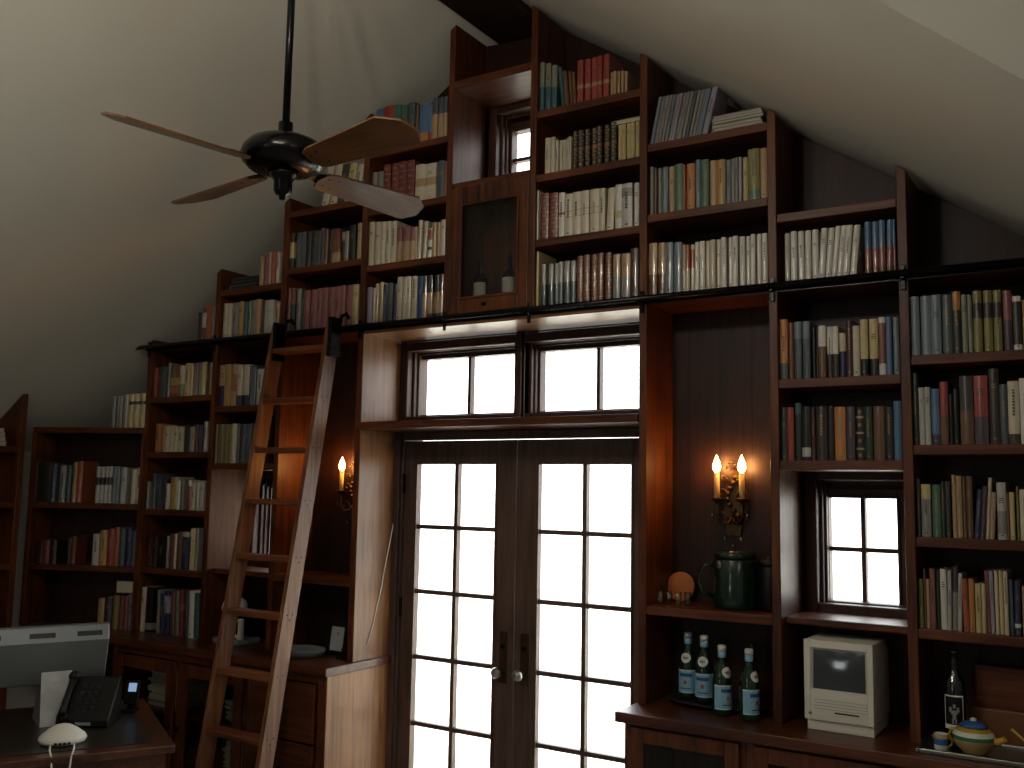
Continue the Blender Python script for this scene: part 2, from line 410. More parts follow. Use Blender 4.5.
# faces toward the door and left window, with their daylight put into the colour
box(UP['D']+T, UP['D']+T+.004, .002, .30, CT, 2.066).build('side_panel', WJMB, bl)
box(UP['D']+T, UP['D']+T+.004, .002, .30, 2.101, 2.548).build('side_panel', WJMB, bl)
box(UP['B']+T, UP['B']+T+.004, .002, .30, 1.314, 1.86).build('side_panel', WJMD, bl)  # thin face that only carries the window light in its colour
bt = thing('bookcase', (0, .14, RAILZ), 'narrow dark wood shelf tower over the french doors framing the small attic window', 'bookcase')
for k in 'EF': upright(bt, UP[k], RAILZ)
box(UP['D']+T, UP['G'], .004, .30, 2.548, RAILZ).build('door_header', WJMBX, bt, bevel=.003)  # lit underside put into the board's lighter colour
box(UP['E']+T, UP['F'], .004, BACK, RAILZ, 2.60).build('shelf', WX, bt, bevel=.003)
box(-.757, UP['G']+.0, -.012, .34, 2.066, 2.101).build('transom_shelf', WX, bt, bevel=.004)
box(UP['E']+T, UP['F'], .0, .32, 3.725, 3.765).build('shelf', WX, bt, bevel=.003)
box(UP['E']+T, UP['F'], .02, .34, 3.228, 3.255).build('window_sill', WX, bt, bevel=.003)
back(bt, UP['E']+T, UP['F'], 3.765)

br = thing('bookcase', (1.6, .14, CT), 'tall dark wood built-in bookcase right of the door under the sloping ceiling', 'bookcase')
for k in 'GHIJ': upright(br, UP[k])
for k0, k1, zs in (('F','G',(3.485,3.18,2.875)), ('G','H',(3.225,2.915,1.281)), ('H','I',(2.84,2.183,1.87)), ('I','J',(2.248,1.925,1.60,1.282))):
    for z in zs + (RAILZ,): shelf(br, k0, k1, z)
back(br, UP['F']+T, UP['G'], RAILZ); back(br, UP['G'], UP['H']+T, CT); back(br, UP['H']+T, UP['I'], CT, 1.30)
back(br, UP['H']+T, UP['I'], 1.875); back(br, UP['I'], UP['J']+T, CT)
box(UP['H']+T, UP['I'], .05, .43, 1.288, 1.314).build('window_sill', WX, br, bevel=.004)

# bookcase set across the corner
U2 = Vector((.9207, .3903, 0)); N2 = Vector((-.3903, .9207, 0)); P2 = Vector((-3.055, -.27, 0))
M2 = Matrix(((U2.x, N2.x, 0, P2.x), (U2.y, N2.y, 0, P2.y), (0, 0, 1, 0), (0, 0, 0, 1)))
def obx(t0, t1, v0, v1, z0, z1): return box(t0, t1, v0, v1, z0, z1).xf(M2)
bc = thing('bookcase', (-2.75, -.05, CT), 'low shadowed bookcase set across the left corner below the slope', 'bookcase')
for t in (-.036, .678): obx(t, t+.03, .0, .19, CT, 2.07).build('upright', WZ, bc, bevel=.003)
for z in (2.07, 1.62, 1.255): obx(-.006 if z < 2 else -.036, .678 if z < 2 else .708, .003, .19, z, z+T).build('shelf', WX, bc, bevel=.003)
obx(-.036, .708, .19, .20, CT, 2.07).build('back_panel', WBACK, bc)
# bookcase along the left wall
bs = thing('bookcase', (-3.08, -1.0, 0), 'dark bookcase end on the left wall, its top cut to the roof slope', 'bookcase')
for y in (-.43, -1.75):
    MB().prism([(-2.915, 0), (-2.915, roof(-2.915)-.012), (-3.26, roof(-3.26)-.012), (-3.26, 0)], 'y', y-.035, y).build('upright', WZ, bs, bevel=.003)
for z in (1.94, 1.62, 1.27, .9, .45, .08): box(-3.26, -2.92, -1.75, -.465, z, z+.035).build('shelf', WY, bs, bevel=.003)
box(-3.275, -3.262, -1.75, -.465, .08, 2.04).build('back_panel', WZ, bs)

# ------------------------------------------------------------------ worktops and base cabinets
def n2(t, v): p = P2 + U2*t + N2*v; return (p.x, p.y)
wt = MB().prism([(-.715, .295), (-.715, -.205), (-2.335, -.205), n2(.075, -.2), n2(.0, .0), n2(.0, .185), n2(.66, .185), (-2.40, .295)], 'z', .885, CT).build('worktop', WCTR, loc=(-1.5, 0, .885), bevel=.004)
tag(wt, 'long dark wood worktop left of the door, running behind the ladder into the corner', 'worktop')
wt2 = box(.775, 2.46, -.185, .295, .885, CT).build('worktop', WCTR, loc=(1.6, 0, .885), bevel=.004)
tag(wt2, 'dark wood worktop right of the door carrying bottles and an old computer', 'worktop')

def carcase(parent, x0, x1, yf, z0=.0, z1=.885, side=None, yb=.28):
    m = MB()
    m.box(x0, x0+.02, yf+.02, yb, z0, z1); m.box(x1-.02, x1, yf+.02, yb, z0, z1); m.box(x0+.02, x1-.02, yf+.05, yb, z0, z0+.08)
    m.box(x0+.02, x1-.02, yb-.012, yb, z0+.08, z1)
    m.build('carcase', WZ, parent, bevel=.002)
def face(parent, x0, x1, yf, zs, stiles):
    m = MB()
    for a, b in stiles: m.box(a, b, yf, yf+.02, .0, .885)
    for (z0, z1) in zs: m.box(x0, x1, yf+.001, yf+.019, z0, z1)
    m.build('face_frame', WZ, parent, bevel=.002)
def glazed_door(parent, x0, x1, yf, z0, z1, w=.065, knob=None):
    d = MB().frame(x0, x1, z0, z1, w, yf-.018, yf, wb=.08).build('door', WZ, parent, bevel=.003)
    box(x0+w, x1-w, yf-.010, yf-.007, z0+.08, z1-w).build('glass_pane', CABGL, d)
    if knob: MB().ball((knob, yf-.032, (z0+z1)/2+.06), .014).build('knob', IRON, d)
# left: drawer chest then glazed cabinet
dc = thing('drawer_chest', (-1.0, .04, 0), 'base cabinet with wide wooden drawers below the worktop, right behind the ladder', 'cabinet')
carcase(dc, -1.25, -.735, -.18)
face(dc, -1.25, -.735, -.18, ((.845, .885), (.0, .06)), ((-1.25, -1.215), (-.785, -.735)))
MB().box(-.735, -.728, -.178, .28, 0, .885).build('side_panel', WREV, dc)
for z0, z1 in ((.565, .84), (.30, .555), (.065, .29)):
    d = box(-1.208, -.795, -.192, -.172, z0, z1).build('drawer', WX, dc, bevel=.005)
    MB().ball((-1.0, -.206, (z0+z1)/2), .014).build('knob', IRON, d)
gc = thing('glass_cabinet', (-1.8, .04, 0), 'glazed base cabinet holding papers, left of the ladder foot', 'cabinet')
carcase(gc, -2.33, -1.25, -.18)
face(gc, -2.33, -1.25, -.18, ((.845, .885), (0, .06)), ((-2.33, -2.29), (-1.785, -1.755), (-1.272, -1.25)))
glazed_door(gc, -2.288, -1.787, -.181, .065, .84, knob=-1.81); glazed_door(gc, -1.753, -1.274, -.181, .065, .84, knob=-1.73)
for z in (.31, .54): box(-2.31, -1.27, -.12, .265, z, z+.02).build('shelf', WX, gc)
# right: glazed cabinets
def right_cab(x0, x1, label):
    g = thing('glass_cabinet', ((x0+x1)/2, .06, 0), label, 'cabinet')
    carcase(g, x0, x1, -.145); face(g, x0, x1, -.145, ((.86, .885), (0, .06)), ((x0, x0+.03), (x1-.018, x1)))
    glazed_door(g, x0+.032, x1-.02, -.146, .065, .872, w=.055)
    box(x0+.02, x1-.02, -.09, .265, .45, .47).build('shelf', WX, g)
right_cab(.80, 1.285, 'glazed base cabinet under the green water bottles, beside the door')
right_cab(1.287, 1.835, 'glazed base cabinet under the old beige computer')
right_cab(1.837, 2.44, 'glazed base cabinet at the right edge, under the teapot tray')

# display cabinet under the attic window
xc = thing('display_cabinet', (.013, .14, 2.60), 'small glass-fronted cabinet above the door holding two old bottles', 'cabinet')
m = MB(); m.box(UP['E']+T, UP['E']+T+.012, .022, .27, 2.60, 3.228); m.box(UP['F']-.012, UP['F'], .022, .27, 2.60, 3.228)
m.box(UP['E']+T+.012, UP['F']-.012, .022, .27, 3.20, 3.228); m.box(UP['E']+T+.012, UP['F']-.012, .022, .27, 2.60, 2.625)
m.box(UP['E']+T, UP['F'], .27, .28, 2.60, 3.228); m.build('carcase', WZ, xc, bevel=.002)
d = MB(); d.box(-.204, -.149, .0, .02, 2.602, 3.222); d.box(.18, .231, .0, .02, 2.602, 3.222); d.box(-.149, .18, .0, .02, 3.138, 3.222); d.box(-.149, .18, .0, .02, 2.602, 2.67)
d = d.build('door', WZ, xc, bevel=.004); box(-.149, .18, .008, .011, 2.67, 3.138).build('glass_pane', CABGL, d)
MB().frame(-.149, .18, 2.67, 3.138, .01, -.004, .006).build('bead_moulding', WZ, d)
MB().ball((.0, -.012, 2.637), .011).build('knob', IRON, d)

# ------------------------------------------------------------------ ladder rail and ladder
rl = thing('ladder_rail', (0, 0, 2.585), 'long black iron rail for the ladder running along the whole bookcase wall', 'rail')
MB().tube([(-2.50, -.03, 2.583), (2.45, -.03, 2.583)], .0125, 10).build('rail_bar', BLACKM, rl)
MB().ball((-2.515, -.03, 2.583), .022).build('finial', BLACKM, rl)
box(-2.42, 2.435, -.007, -.0005, 2.562, 2.598).build('backing_strip', BLACKM, rl)
for k in 'ABCDEFGHI':
    x = UP[k]+T/2
    MB().box(x-.009, x+.009, -.012, -.0075, 2.525, 2.618).box(x-.007, x+.007, -.03, -.0125, 2.562, 2.572).build('bracket', BLACKM, rl, bevel=.002)
def fy(z): return -.2-.166*(2.21-z)
la = thing('ladder', (-1.04, -.3, 0), 'tall wooden library ladder leaning on the bookcase rail left of the door', 'ladder')
RZ = (2.47, 2.205, 1.952, 1.695, 1.427, 1.163, .89, .618, .35, .085)
for x0 in (-1.25, -.865):
    m = MB(); z1 = 2.615
    m.prism([(fy(0), 0), (fy(z1), z1), (fy(z1)+.088, z1), (fy(0)+.088, 0)], 'x', x0, x0+.025)
    if x0 > -1:
        for z in RZ:
            for dy, dz in ((.026, .012), (.062, .012), (.044, -.012)):
                m.lathe([(.0045, 0), (.0045, .0012)], (x0+.025, fy(z)+dy, z+dz), 8, 1, axis='x')
    m.build('stile', [WLAD, IRON], la, bevel=.003)
for z in RZ: box(-1.225, -.865, fy(z)+.004, fy(z)+.086, z-.014, z+.014).build('rung', WLADX, la, bevel=.005)
for x0, x1 in ((-1.224, -1.205), (-.839, -.815)):
    m = MB(); m.box(x0, x1, fy(2.5)-.0, fy(2.5)+.075, 2.42, 2.62)
    m.tube([((x0+x1)/2, -.075, 2.60), ((x0+x1)/2, -.068, 2.635), ((x0+x1)/2, -.03, 2.652), ((x0+x1)/2, -.012, 2.63)], .011)
    m.build('hook', BLACKM, la, bevel=.003)

# ------------------------------------------------------------------ books
DATA = """
@E1
0.263 0.025 0.239 0 sage;0-.5=teal
0.292 0.029 0.229 0 sage;0-.5=teal
0.327 0.029 0.21 0 sage;0-.5=teal
0.383 0.019 0.196 -0.025 teal
0.404 0.023 0.167 -0.017 brown
0.426 0.017 0.165 -0.014 brown
0.442 0.016 0.155 -0.011 brown
0.467 0.031 0.2 0 red;.33-.42=tan
0.502 0.031 0.2 0 red;.33-.42=tan
0.537 0.029 0.201 0 red;.33-.42=tan
0.567 0.024 0.202 0 red;.33-.42=tan
0.595 0.03 0.202 0 red;.33-.42=tan
0.634 0.017 0.11 0 tan
0.652 0.014 0.109 0 tan
0.667 0.015 0.108 0 tan
0.687 0.014 0.106 0 tan
0.703 0.015 0.1 0 tan
@E2
0.301 0.029 0.173 0 cream
0.334 0.024 0.17 0 cream
0.361 0.015 0.15 0 cream
0.378 0.015 0.149 0 cream
0.394 0.017 0.149 0 cream
0.412 0.015 0.151 0 cream
0.428 0.015 0.155 0 cream
0.446 0.024 0.179 0 black;.46-.56=brown;.2-.22=gilt;.36-.38=gilt;.7-.72=gilt;.86-.89=gilt
0.474 0.03 0.177 0 black;.46-.56=brown;.2-.22=gilt;.36-.38=gilt;.7-.72=gilt;.86-.89=gilt
0.507 0.028 0.176 0 black;.46-.56=brown;.2-.22=gilt;.36-.38=gilt;.7-.72=gilt;.86-.89=gilt
0.54 0.029 0.177 0 black;.46-.56=rust;.2-.22=gilt;.36-.38=gilt;.7-.72=gilt;.86-.89=gilt
0.573 0.025 0.177 0 black;.46-.56=brown;.2-.22=gilt;.36-.38=gilt;.7-.72=gilt;.86-.89=gilt
0.602 0.028 0.179 0 black;.46-.56=rust;.2-.22=gilt;.36-.38=gilt;.7-.72=gilt;.86-.89=gilt
0.638 0.029 0.183 0 black;.46-.56=brown;.2-.22=gilt;.36-.38=gilt;.7-.72=gilt;.86-.89=gilt
0.672 0.021 0.165 0 straw
0.694 0.019 0.164 0 straw
0.714 0.021 0.165 0 straw
0.737 0.018 0.165 0 straw
0.756 0.019 0.167 0 straw
@E3
0.254 0.01 0.235 0 white
0.27 0.045 0.216 0 crimson;.24-.26=gilt;.06-.08=gilt;.9-.93=gilt;.42-.44=gilt;.58-.6=gilt;.74-.76=gilt
0.317 0.046 0.213 0 crimson;.24-.26=gilt;.06-.08=gilt;.9-.93=gilt;.42-.44=gilt;.58-.6=gilt;.74-.76=gilt
0.365 0.032 0.208 0 white;.5-.56=rust
0.398 0.04 0.197 0 cream;.44-.46=tan;.58-.6=tan
0.44 0.043 0.198 0 cream;.44-.46=tan;.58-.6=tan
0.485 0.045 0.196 0 cream;.44-.46=tan;.58-.6=tan
0.531 0.048 0.197 0 cream;.44-.46=tan;.58-.6=tan
0.581 0.031 0.194 0 cream
0.61 0.037 0.192 0.01 cream
0.657 0.035 0.201 0 white;.25-.42=straw
0.693 0.053 0.197 0 lightgrey;.7-.9=grey
0.753 0.024 0.194 0 white
@E4
0.257 0.014 0.258 0 straw
0.283 0.024 0.196 0 silver;0-.52=slate
0.319 0.027 0.195 0 silver;0-.52=slate
0.351 0.021 0.194 0 silver;0-.52=slate
0.374 0.025 0.197 0 silver;0-.52=slate
0.402 0.029 0.198 0 silver;0-.52=slate
0.435 0.027 0.197 0 silver;0-.52=slate
0.468 0.031 0.212 0 redbrown;.08-.1=gilt;.25-.27=gilt;.41-.43=gilt;.57-.59=gilt;.73-.75=gilt;.9-.92=gilt
0.504 0.033 0.213 0 redbrown;.08-.1=gilt;.25-.27=gilt;.41-.43=gilt;.57-.59=gilt;.73-.75=gilt;.9-.92=gilt
0.54 0.03 0.213 0 redbrown;.08-.1=gilt;.25-.27=gilt;.41-.43=gilt;.57-.59=gilt;.73-.75=gilt;.9-.92=gilt
0.574 0.032 0.213 0 redbrown;.08-.1=gilt;.25-.27=gilt;.41-.43=gilt;.57-.59=gilt;.73-.75=gilt;.9-.92=gilt
0.615 0.031 0.21 0 redbrown;.08-.1=gilt;.25-.27=gilt;.41-.43=gilt;.57-.59=gilt;.73-.75=gilt;.9-.92=gilt
0.649 0.037 0.2 0 tan;0-.5=grey
0.691 0.043 0.198 0 tan;0-.5=grey
0.737 0.039 0.215 0 maroon
@F1
0.826 0.016 0.207 0.042 bluegrey
0.842 0.016 0.207 0.042 grey
0.858 0.016 0.207 0.042 grey
0.873 0.015 0.206 0.042 grey
0.889 0.015 0.205 0.042 bluegrey
0.904 0.015 0.204 0.043 grey
0.92 0.015 0.203 0.043 lavender
0.935 0.015 0.203 0.044 grey
0.95 0.015 0.203 0.045 grey
0.965 0.015 0.202 0.044 grey
0.98 0.014 0.201 0.045 slate
0.995 0.015 0.2 0.045 grey
1.009 0.015 0.2 0.046 grey
1.024 0.014 0.2 0.047 bluegrey
1.039 0.015 0.199 0.046 bluegrey
1.054 0.026 0.198 0.049 lavender
@F2
0.831 0.017 0.211 0 grey
0.849 0.013 0.204 0 brown
0.863 0.018 0.202 0 grey
0.883 0.028 0.202 0 bluegrey
0.913 0.026 0.201 0 tan
0.941 0.04 0.204 0 green
0.982 0.01 0.196 0 rust
0.993 0.037 0.198 0 orange
1.034 0.023 0.208 0 bluegrey
1.058 0.036 0.204 0 green
1.096 0.031 0.195 0 tan
1.128 0.036 0.192 0 amber
1.165 0.021 0.187 0 bluegrey
1.187 0.018 0.188 0 grey
1.206 0.014 0.188 0 sage
1.221 0.013 0.188 0 lavender
1.235 0.021 0.186 0 straw
1.26 0.048 0.212 0 olive;.05-.2=green
1.309 0.029 0.209 0 tan
@F3
0.821 0.039 0.226 0 tan;0-.4=brown
0.862 0.034 0.225 0 tan;0-.4=brown
0.897 0.036 0.22 0 bluegrey
0.934 0.036 0.218 0 bluegrey
0.971 0.017 0.203 0 tan;0-.45=cream
0.988 0.017 0.201 0 rust;0-.5=cream
1.008 0.018 0.2 0 cream;.5-.9=rust
1.028 0.019 0.208 0 white
1.049 0.024 0.208 0 white
1.074 0.022 0.207 0 cream
1.097 0.022 0.208 0 cream
1.12 0.021 0.208 0 cream
1.142 0.023 0.213 0 white
1.172 0.017 0.211 0 white
1.19 0.022 0.213 0 white
1.222 0.023 0.205 0 white
1.247 0.017 0.205 0 white
1.266 0.02 0.21 0 white
1.294 0.018 0.207 0 white
1.313 0.023 0.208 0 white
@G2
1.403 0.02 0.197 0 lightgrey
1.428 0.024 0.2 0 white
1.456 0.023 0.199 0 white
1.482 0.023 0.198 0 white
1.508 0.024 0.199 0 white
1.522 0.024 0.198 0.014 white
1.546 0.023 0.196 0.017 white
1.57 0.019 0.2 0.02 white
1.592 0.022 0.199 0.021 white
1.621 0.023 0.197 0.019 white
1.649 0.024 0.195 0.019 white
1.706 0.023 0.202 -0.001 blue;0-.12=brown;.12-.5=rose
1.731 0.024 0.201 0.001 blue;0-.12=brown;.12-.5=rose
1.756 0.023 0.202 0.002 blue;0-.12=brown;.12-.5=rose
1.782 0.022 0.2 0.004 blue;0-.12=brown;.12-.5=rose
1.806 0.01 0.2 0.002 blue;0-.12=brown;.12-.5=rose
@G3
1.365 0.032 0.237 0 orange;0-.27=slate
1.4 0.021 0.221 0 redbrown
1.424 0.029 0.223 0 bluegrey;0-.7=slate
1.458 0.029 0.222 0 bluegrey;0-.7=slate
1.494 0.013 0.196 0 black
1.509 0.009 0.193 0 black
1.519 0.029 0.2 0 white;0-.6=brown
1.549 0.024 0.196 0 white;0-.46=darkgrey
1.574 0.022 0.194 0 white;0-.45=darkgrey
1.597 0.025 0.168 0 cream;0-.58=navy
1.624 0.026 0.214 0 maroon
1.65 0.026 0.19 0 cream
1.677 0.029 0.212 0 straw;0-.3=black
1.71 0.033 0.213 0 straw;0-.3=black
1.745 0.025 0.216 0 white;.2-.9=rose
1.772 0.022 0.215 0 blue
1.797 0.022 0.213 0 bluegrey
@G4
1.362 0.026 0.205 0 darkgreen
1.389 0.027 0.204 0 red
1.42 0.025 0.22 0 teal;0-.8=darkgreen
1.447 0.035 0.205 0 black;.07-.24=lightgrey
1.484 0.016 0.202 0 maroon
1.502 0.043 0.205 0 darkbrown
1.547 0.025 0.204 0 black
1.573 0.042 0.201 0 orange
1.618 0.032 0.2 0 plum
1.651 0.032 0.196 0 black;.8-.84=tan;.5-.54=tan;.2-.24=tan
1.684 0.03 0.198 0 darkgreen
1.718 0.04 0.199 0 brown
1.759 0.031 0.195 0 black
1.792 0.029 0.216 0 blue
@H1
1.857 0.031 0.217 0 bluegrey
1.89 0.036 0.218 0 bluegrey
1.927 0.034 0.217 0 bluegrey
1.963 0.034 0.215 0 slate
1.999 0.027 0.222 0 darkgrey;.7-1=orange
2.029 0.019 0.208 0 sage
2.048 0.015 0.207 0 sage
2.065 0.03 0.219 0 olive;.55-.8=darkbrown
2.099 0.029 0.218 0 olive;.55-.8=darkbrown
2.131 0.027 0.216 0 olive;.55-.8=darkbrown
2.163 0.027 0.211 0 plum;.5-1=rose
2.191 0.028 0.189 0 white;.1-.9=darkgrey
2.221 0.025 0.173 0 amber
@H2
1.856 0.018 0.259 0 darkgreen
1.876 0.02 0.206 0 lightgrey
1.896 0.019 0.207 0 lightgrey
1.916 0.029 0.201 0 blue;0-.18=navy
1.946 0.028 0.224 0 red;0-.45=brown
1.975 0.013 0.18 0 black
1.99 0.018 0.197 0 black
2.012 0.045 0.242 0 darkgrey;0-.5=brown
2.059 0.045 0.24 0 red;0-.4=plum
2.106 0.034 0.263 0 darkbrown
2.139 0.025 0.207 0 slate
2.165 0.036 0.216 0 cream;0-.16=darkgrey
2.202 0.036 0.225 0 white
@H3
1.864 0.012 0.204 0 darkgrey
1.879 0.032 0.185 0 grey;.72-1=straw
1.914 0.029 0.184 0 green
1.944 0.014 0.196 0 darkgreen
1.959 0.017 0.196 0 darkgrey
1.98 0.014 0.219 0 tan
1.995 0.018 0.215 0 tan
2.014 0.011 0.214 0 brown
2.025 0.021 0.215 0 brown
2.033 0.018 0.169 0.014 navy
2.055 0.016 0.181 0.014 plum
2.071 0.012 0.21 0.015 cream
2.087 0.016 0.16 0.011 tan
2.121 0.029 0.194 0 lightgrey;.1-.5=grey
2.15 0.009 0.159 0 brown
2.16 0.016 0.161 0 straw
2.181 0.008 0.183 0 olive
2.19 0.034 0.171 0 cream
@H4
1.852 0.016 0.17 0 olive
1.87 0.008 0.205 0 brown
1.878 0.012 0.171 0 tan
1.89 0.019 0.208 0.002 rose
1.909 0.014 0.203 0.002 darkgreen
1.924 0.022 0.208 0.002 white
1.946 0.013 0.205 0.004 lightgrey
1.959 0.018 0.22 0.006 plum;0-.6=grey
1.976 0.014 0.197 0.007 lightgrey
2.001 0.018 0.179 -0.003 rust
2.02 0.018 0.18 -0.002 orange
2.04 0.019 0.166 -0.002 straw
2.058 0.014 0.167 -0.001 straw
2.074 0.014 0.21 -0.004 rose
2.088 0.013 0.211 -0.003 lavender
2.102 0.012 0.212 -0.002 cream
2.116 0.014 0.214 -0.002 straw
2.13 0.014 0.213 -0.002 cream
2.146 0.014 0.186 0.001 slate
2.16 0.02 0.184 0.003 navy;.15-.22=white
2.186 0.022 0.165 0 tan
@D1
-0.721 0.05 0.228 0 blue
-0.669 0.068 0.235 0 red
-0.595 0.039 0.226 0 green
-0.554 0.045 0.216 0 green
-0.507 0.043 0.221 0 slate
-0.46 0.021 0.199 0 brown
-0.437 0.056 0.197 0 blue;0-.25=orange
-0.379 0.026 0.189 0 blue;0-.22=red
-0.352 0.035 0.211 0 tan;.6-1=slate
-0.314 0.029 0.209 0 tan;.6-1=slate
-0.284 0.025 0.207 0 tan;.6-1=slate
@D2
-0.75 0.032 0.201 0 grey
-0.715 0.045 0.196 0 sage
-0.669 0.048 0.226 0 crimson;.2-.22=gilt;.76-.78=gilt;.5-.51=gilt
-0.619 0.048 0.226 0 crimson;.2-.22=gilt;.76-.78=gilt;.5-.51=gilt
-0.569 0.055 0.224 0 crimson;.2-.22=gilt;.76-.78=gilt;.5-.51=gilt
-0.512 0.053 0.221 0 crimson;.2-.22=gilt;.76-.78=gilt;.5-.51=gilt
-0.455 0.062 0.19 0 cream;.4-.62=tan
-0.392 0.07 0.185 0 cream;.4-.62=tan
-0.321 0.046 0.191 0 slate
-0.273 0.014 0.184 0 rose
@D3
-0.747 0.036 0.23 0 cream
-0.708 0.036 0.226 0 cream
-0.671 0.034 0.222 0 cream
-0.635 0.031 0.22 0 cream
-0.603 0.036 0.217 0 cream
-0.563 0.036 0.175 0 tan;.6-1=rose
-0.526 0.047 0.171 0 tan;.6-1=rose
-0.477 0.032 0.168 0 tan;.6-1=rose
-0.444 0.014 0.167 0 tan
-0.429 0.024 0.198 0.006 cream
-0.395 0.022 0.189 0.008 cream
-0.369 0.027 0.149 0.007 white;.62-.97=red;.28-.38=black
-0.335 0.026 0.175 0 tan
-0.309 0.02 0.175 0 tan
-0.288 0.032 0.184 0 cream
@D4
-0.741 0.035 0.189 0 lavender
-0.705 0.015 0.183 0 cream
-0.69 0.022 0.203 0 straw
-0.668 0.024 0.211 0 straw
-0.64 0.03 0.195 0 navy
-0.609 0.034 0.2 0 slate
-0.572 0.026 0.191 0 navy
-0.545 0.033 0.222 0 cream
-0.511 0.027 0.22 0 cream
-0.483 0.027 0.22 0 cream
-0.454 0.033 0.218 0 cream
-0.42 0.033 0.215 0 royal
-0.384 0.026 0.211 0 tan;.6-1=darkgrey
-0.353 0.031 0.211 0 tan;.6-1=black;0-.1=black
-0.318 0.032 0.211 0 tan;.6-1=black;0-.1=black
-0.283 0.027 0.21 0 tan;.6-1=black;0-.1=black
@C1
-1.082 0.049 0.222 0.039 cream
-1.027 0.052 0.215 0.038 cream
-0.971 0.049 0.209 0.035 darkgrey
-0.918 0.052 0.202 0.033 straw
-0.86 0.042 0.192 0.027 cream
@C2
-1.307 0.034 0.196 0 darkgrey;.3-.75=straw
-1.27 0.035 0.198 0 slate
-1.231 0.042 0.197 0 slate
-1.185 0.031 0.195 0 darkgrey
-1.151 0.036 0.193 0 darkgrey
-1.113 0.031 0.192 0 slate
-1.081 0.029 0.2 0 plum
-1.05 0.025 0.19 0 brown
-1.022 0.025 0.181 0 darkgrey
-0.994 0.056 0.182 0 redbrown;0-.3=tan
-0.935 0.03 0.16 0 black;.7-1=grey
-0.902 0.025 0.159 0 grey
-0.876 0.044 0.188 0 black
-0.822 0.028 0.193 0 tan
@C3
-1.312 0.021 0.243 0 redbrown
-1.289 0.035 0.237 0 darkgreen;.62-1=brown
-1.252 0.034 0.232 0 grey
-1.216 0.028 0.228 0 darkgreen
-1.186 0.042 0.216 0 rose
-1.143 0.043 0.218 0 rose
-1.099 0.04 0.218 0 rose
-1.058 0.045 0.218 0 rose
-1.012 0.043 0.217 0 rose
-0.968 0.048 0.216 0 rose
-0.919 0.033 0.217 0 rose
-0.885 0.046 0.216 0 rose
-0.838 0.041 0.215 0 straw
@B1
-1.53 0.034 0.168 0 tan
-1.495 0.027 0.18 0 rose
-1.468 0.027 0.187 0 tan
-1.44 0.03 0.184 0 rust
-1.408 0.027 0.181 0 cream
@B2
-1.808 0.035 0.201 0 cream
-1.772 0.039 0.197 0 cream
-1.731 0.051 0.197 0 grey
-1.678 0.035 0.201 0 amber
-1.64 0.034 0.194 0 teal
-1.605 0.02 0.199 0 sage
-1.583 0.034 0.2 0 grey
-1.547 0.043 0.2 0 tan
-1.5 0.025 0.189 0 darkbrown
-1.473 0.067 0.189 0 lightgrey
-1.395 0.031 0.168 0 tan
@AB
-2.024 0.035 0.167 0 maroon
-1.988 0.045 0.188 0 brown;.4-.85=lightgrey
-1.943 0.044 0.208 0 rust
-1.896 0.034 0.201 0 grey
@A1
-2.403 0.034 0.18 0 red
-2.363 0.035 0.182 0 darkgrey
-2.327 0.051 0.182 0 slate
-2.274 0.019 0.203 0 grey
-2.252 0.078 0.187 0 brown;.35-.6=amber;.1-.3=rust
-2.161 0.041 0.179 0 cream;0-.4=sage
-2.119 0.044 0.192 0 straw
-2.072 0.024 0.176 0 straw
-2.048 0.024 0.188 0 brown
-2.02 0.023 0.19 0 rose
-1.995 0.023 0.19 0 green
-1.971 0.038 0.192 0 straw
-1.929 0.032 0.188 0 maroon
-1.896 0.027 0.186 0 tan
@BA
-1.827 0.052 0.235 0 tan;0-.5=navy
-1.773 0.051 0.236 0 amber
-1.719 0.041 0.236 0 tan;.35-.75=rust
-1.672 0.044 0.228 0 cream;0-.25=navy
-1.626 0.049 0.228 0 cream;0-.25=navy
-1.573 0.032 0.219 0 slate
-1.54 0.026 0.211 0 slate
-1.506 0.053 0.196 0 lightgrey
@A2
-2.344 0.05 0.168 0 orange
-2.282 0.029 0.153 0 tan
-2.251 0.035 0.153 0 cream
-2.215 0.038 0.154 0 cream
-2.174 0.037 0.145 0 cream
-2.136 0.044 0.144 0 cream
-2.089 0.047 0.156 0 darkgreen
-2.034 0.019 0.142 0 grey
-2.013 0.02 0.144 0 tan
-1.992 0.028 0.154 0 plum
-1.963 0.029 0.153 0 plum
-1.918 0.031 0.171 0 lightgrey
@BB
-1.815 0.019 0.218 0 olive
-1.795 0.018 0.217 0 brown
-1.776 0.019 0.217 0 olive
-1.756 0.019 0.217 0 brown
-1.735 0.02 0.217 0 olive
-1.714 0.025 0.216 0 olive
-1.687 0.038 0.219 0 cream
-1.646 0.024 0.215 0 slate
-1.62 0.022 0.215 0 darkgrey
-1.597 0.021 0.215 0 slate
-1.574 0.021 0.215 0 navy
-1.552 0.025 0.215 0 slate
-1.525 0.024 0.214 0 brown
@A3
-2.411 0.023 0.158 0 grey
-2.375 0.028 0.206 0 slate
-2.339 0.06 0.175 0 slate
-2.274 0.034 0.172 0 plum
-2.234 0.031 0.147 0 white
-2.204 0.038 0.184 0 amber
-2.164 0.03 0.186 0 straw
-2.131 0.024 0.164 0 white
-2.106 0.035 0.173 0 grey
-2.041 0.029 0.168 0 red;.8-1=white
-2.007 0.038 0.153 0 cream
-1.952 0.023 0.153 0 cream
-1.923 0.038 0.158 0 lightgrey
@A4
-2.354 0.044 0.17 0 maroon
-2.309 0.047 0.181 0 darkbrown
-2.26 0.074 0.174 0 black
-2.183 0.021 0.183 0 grey
-2.162 0.042 0.199 0 redbrown
-2.119 0.019 0.197 0 cream
-2.099 0.045 0.211 0 brown
-2.05 0.056 0.209 0 navy;.88-1=lightgrey
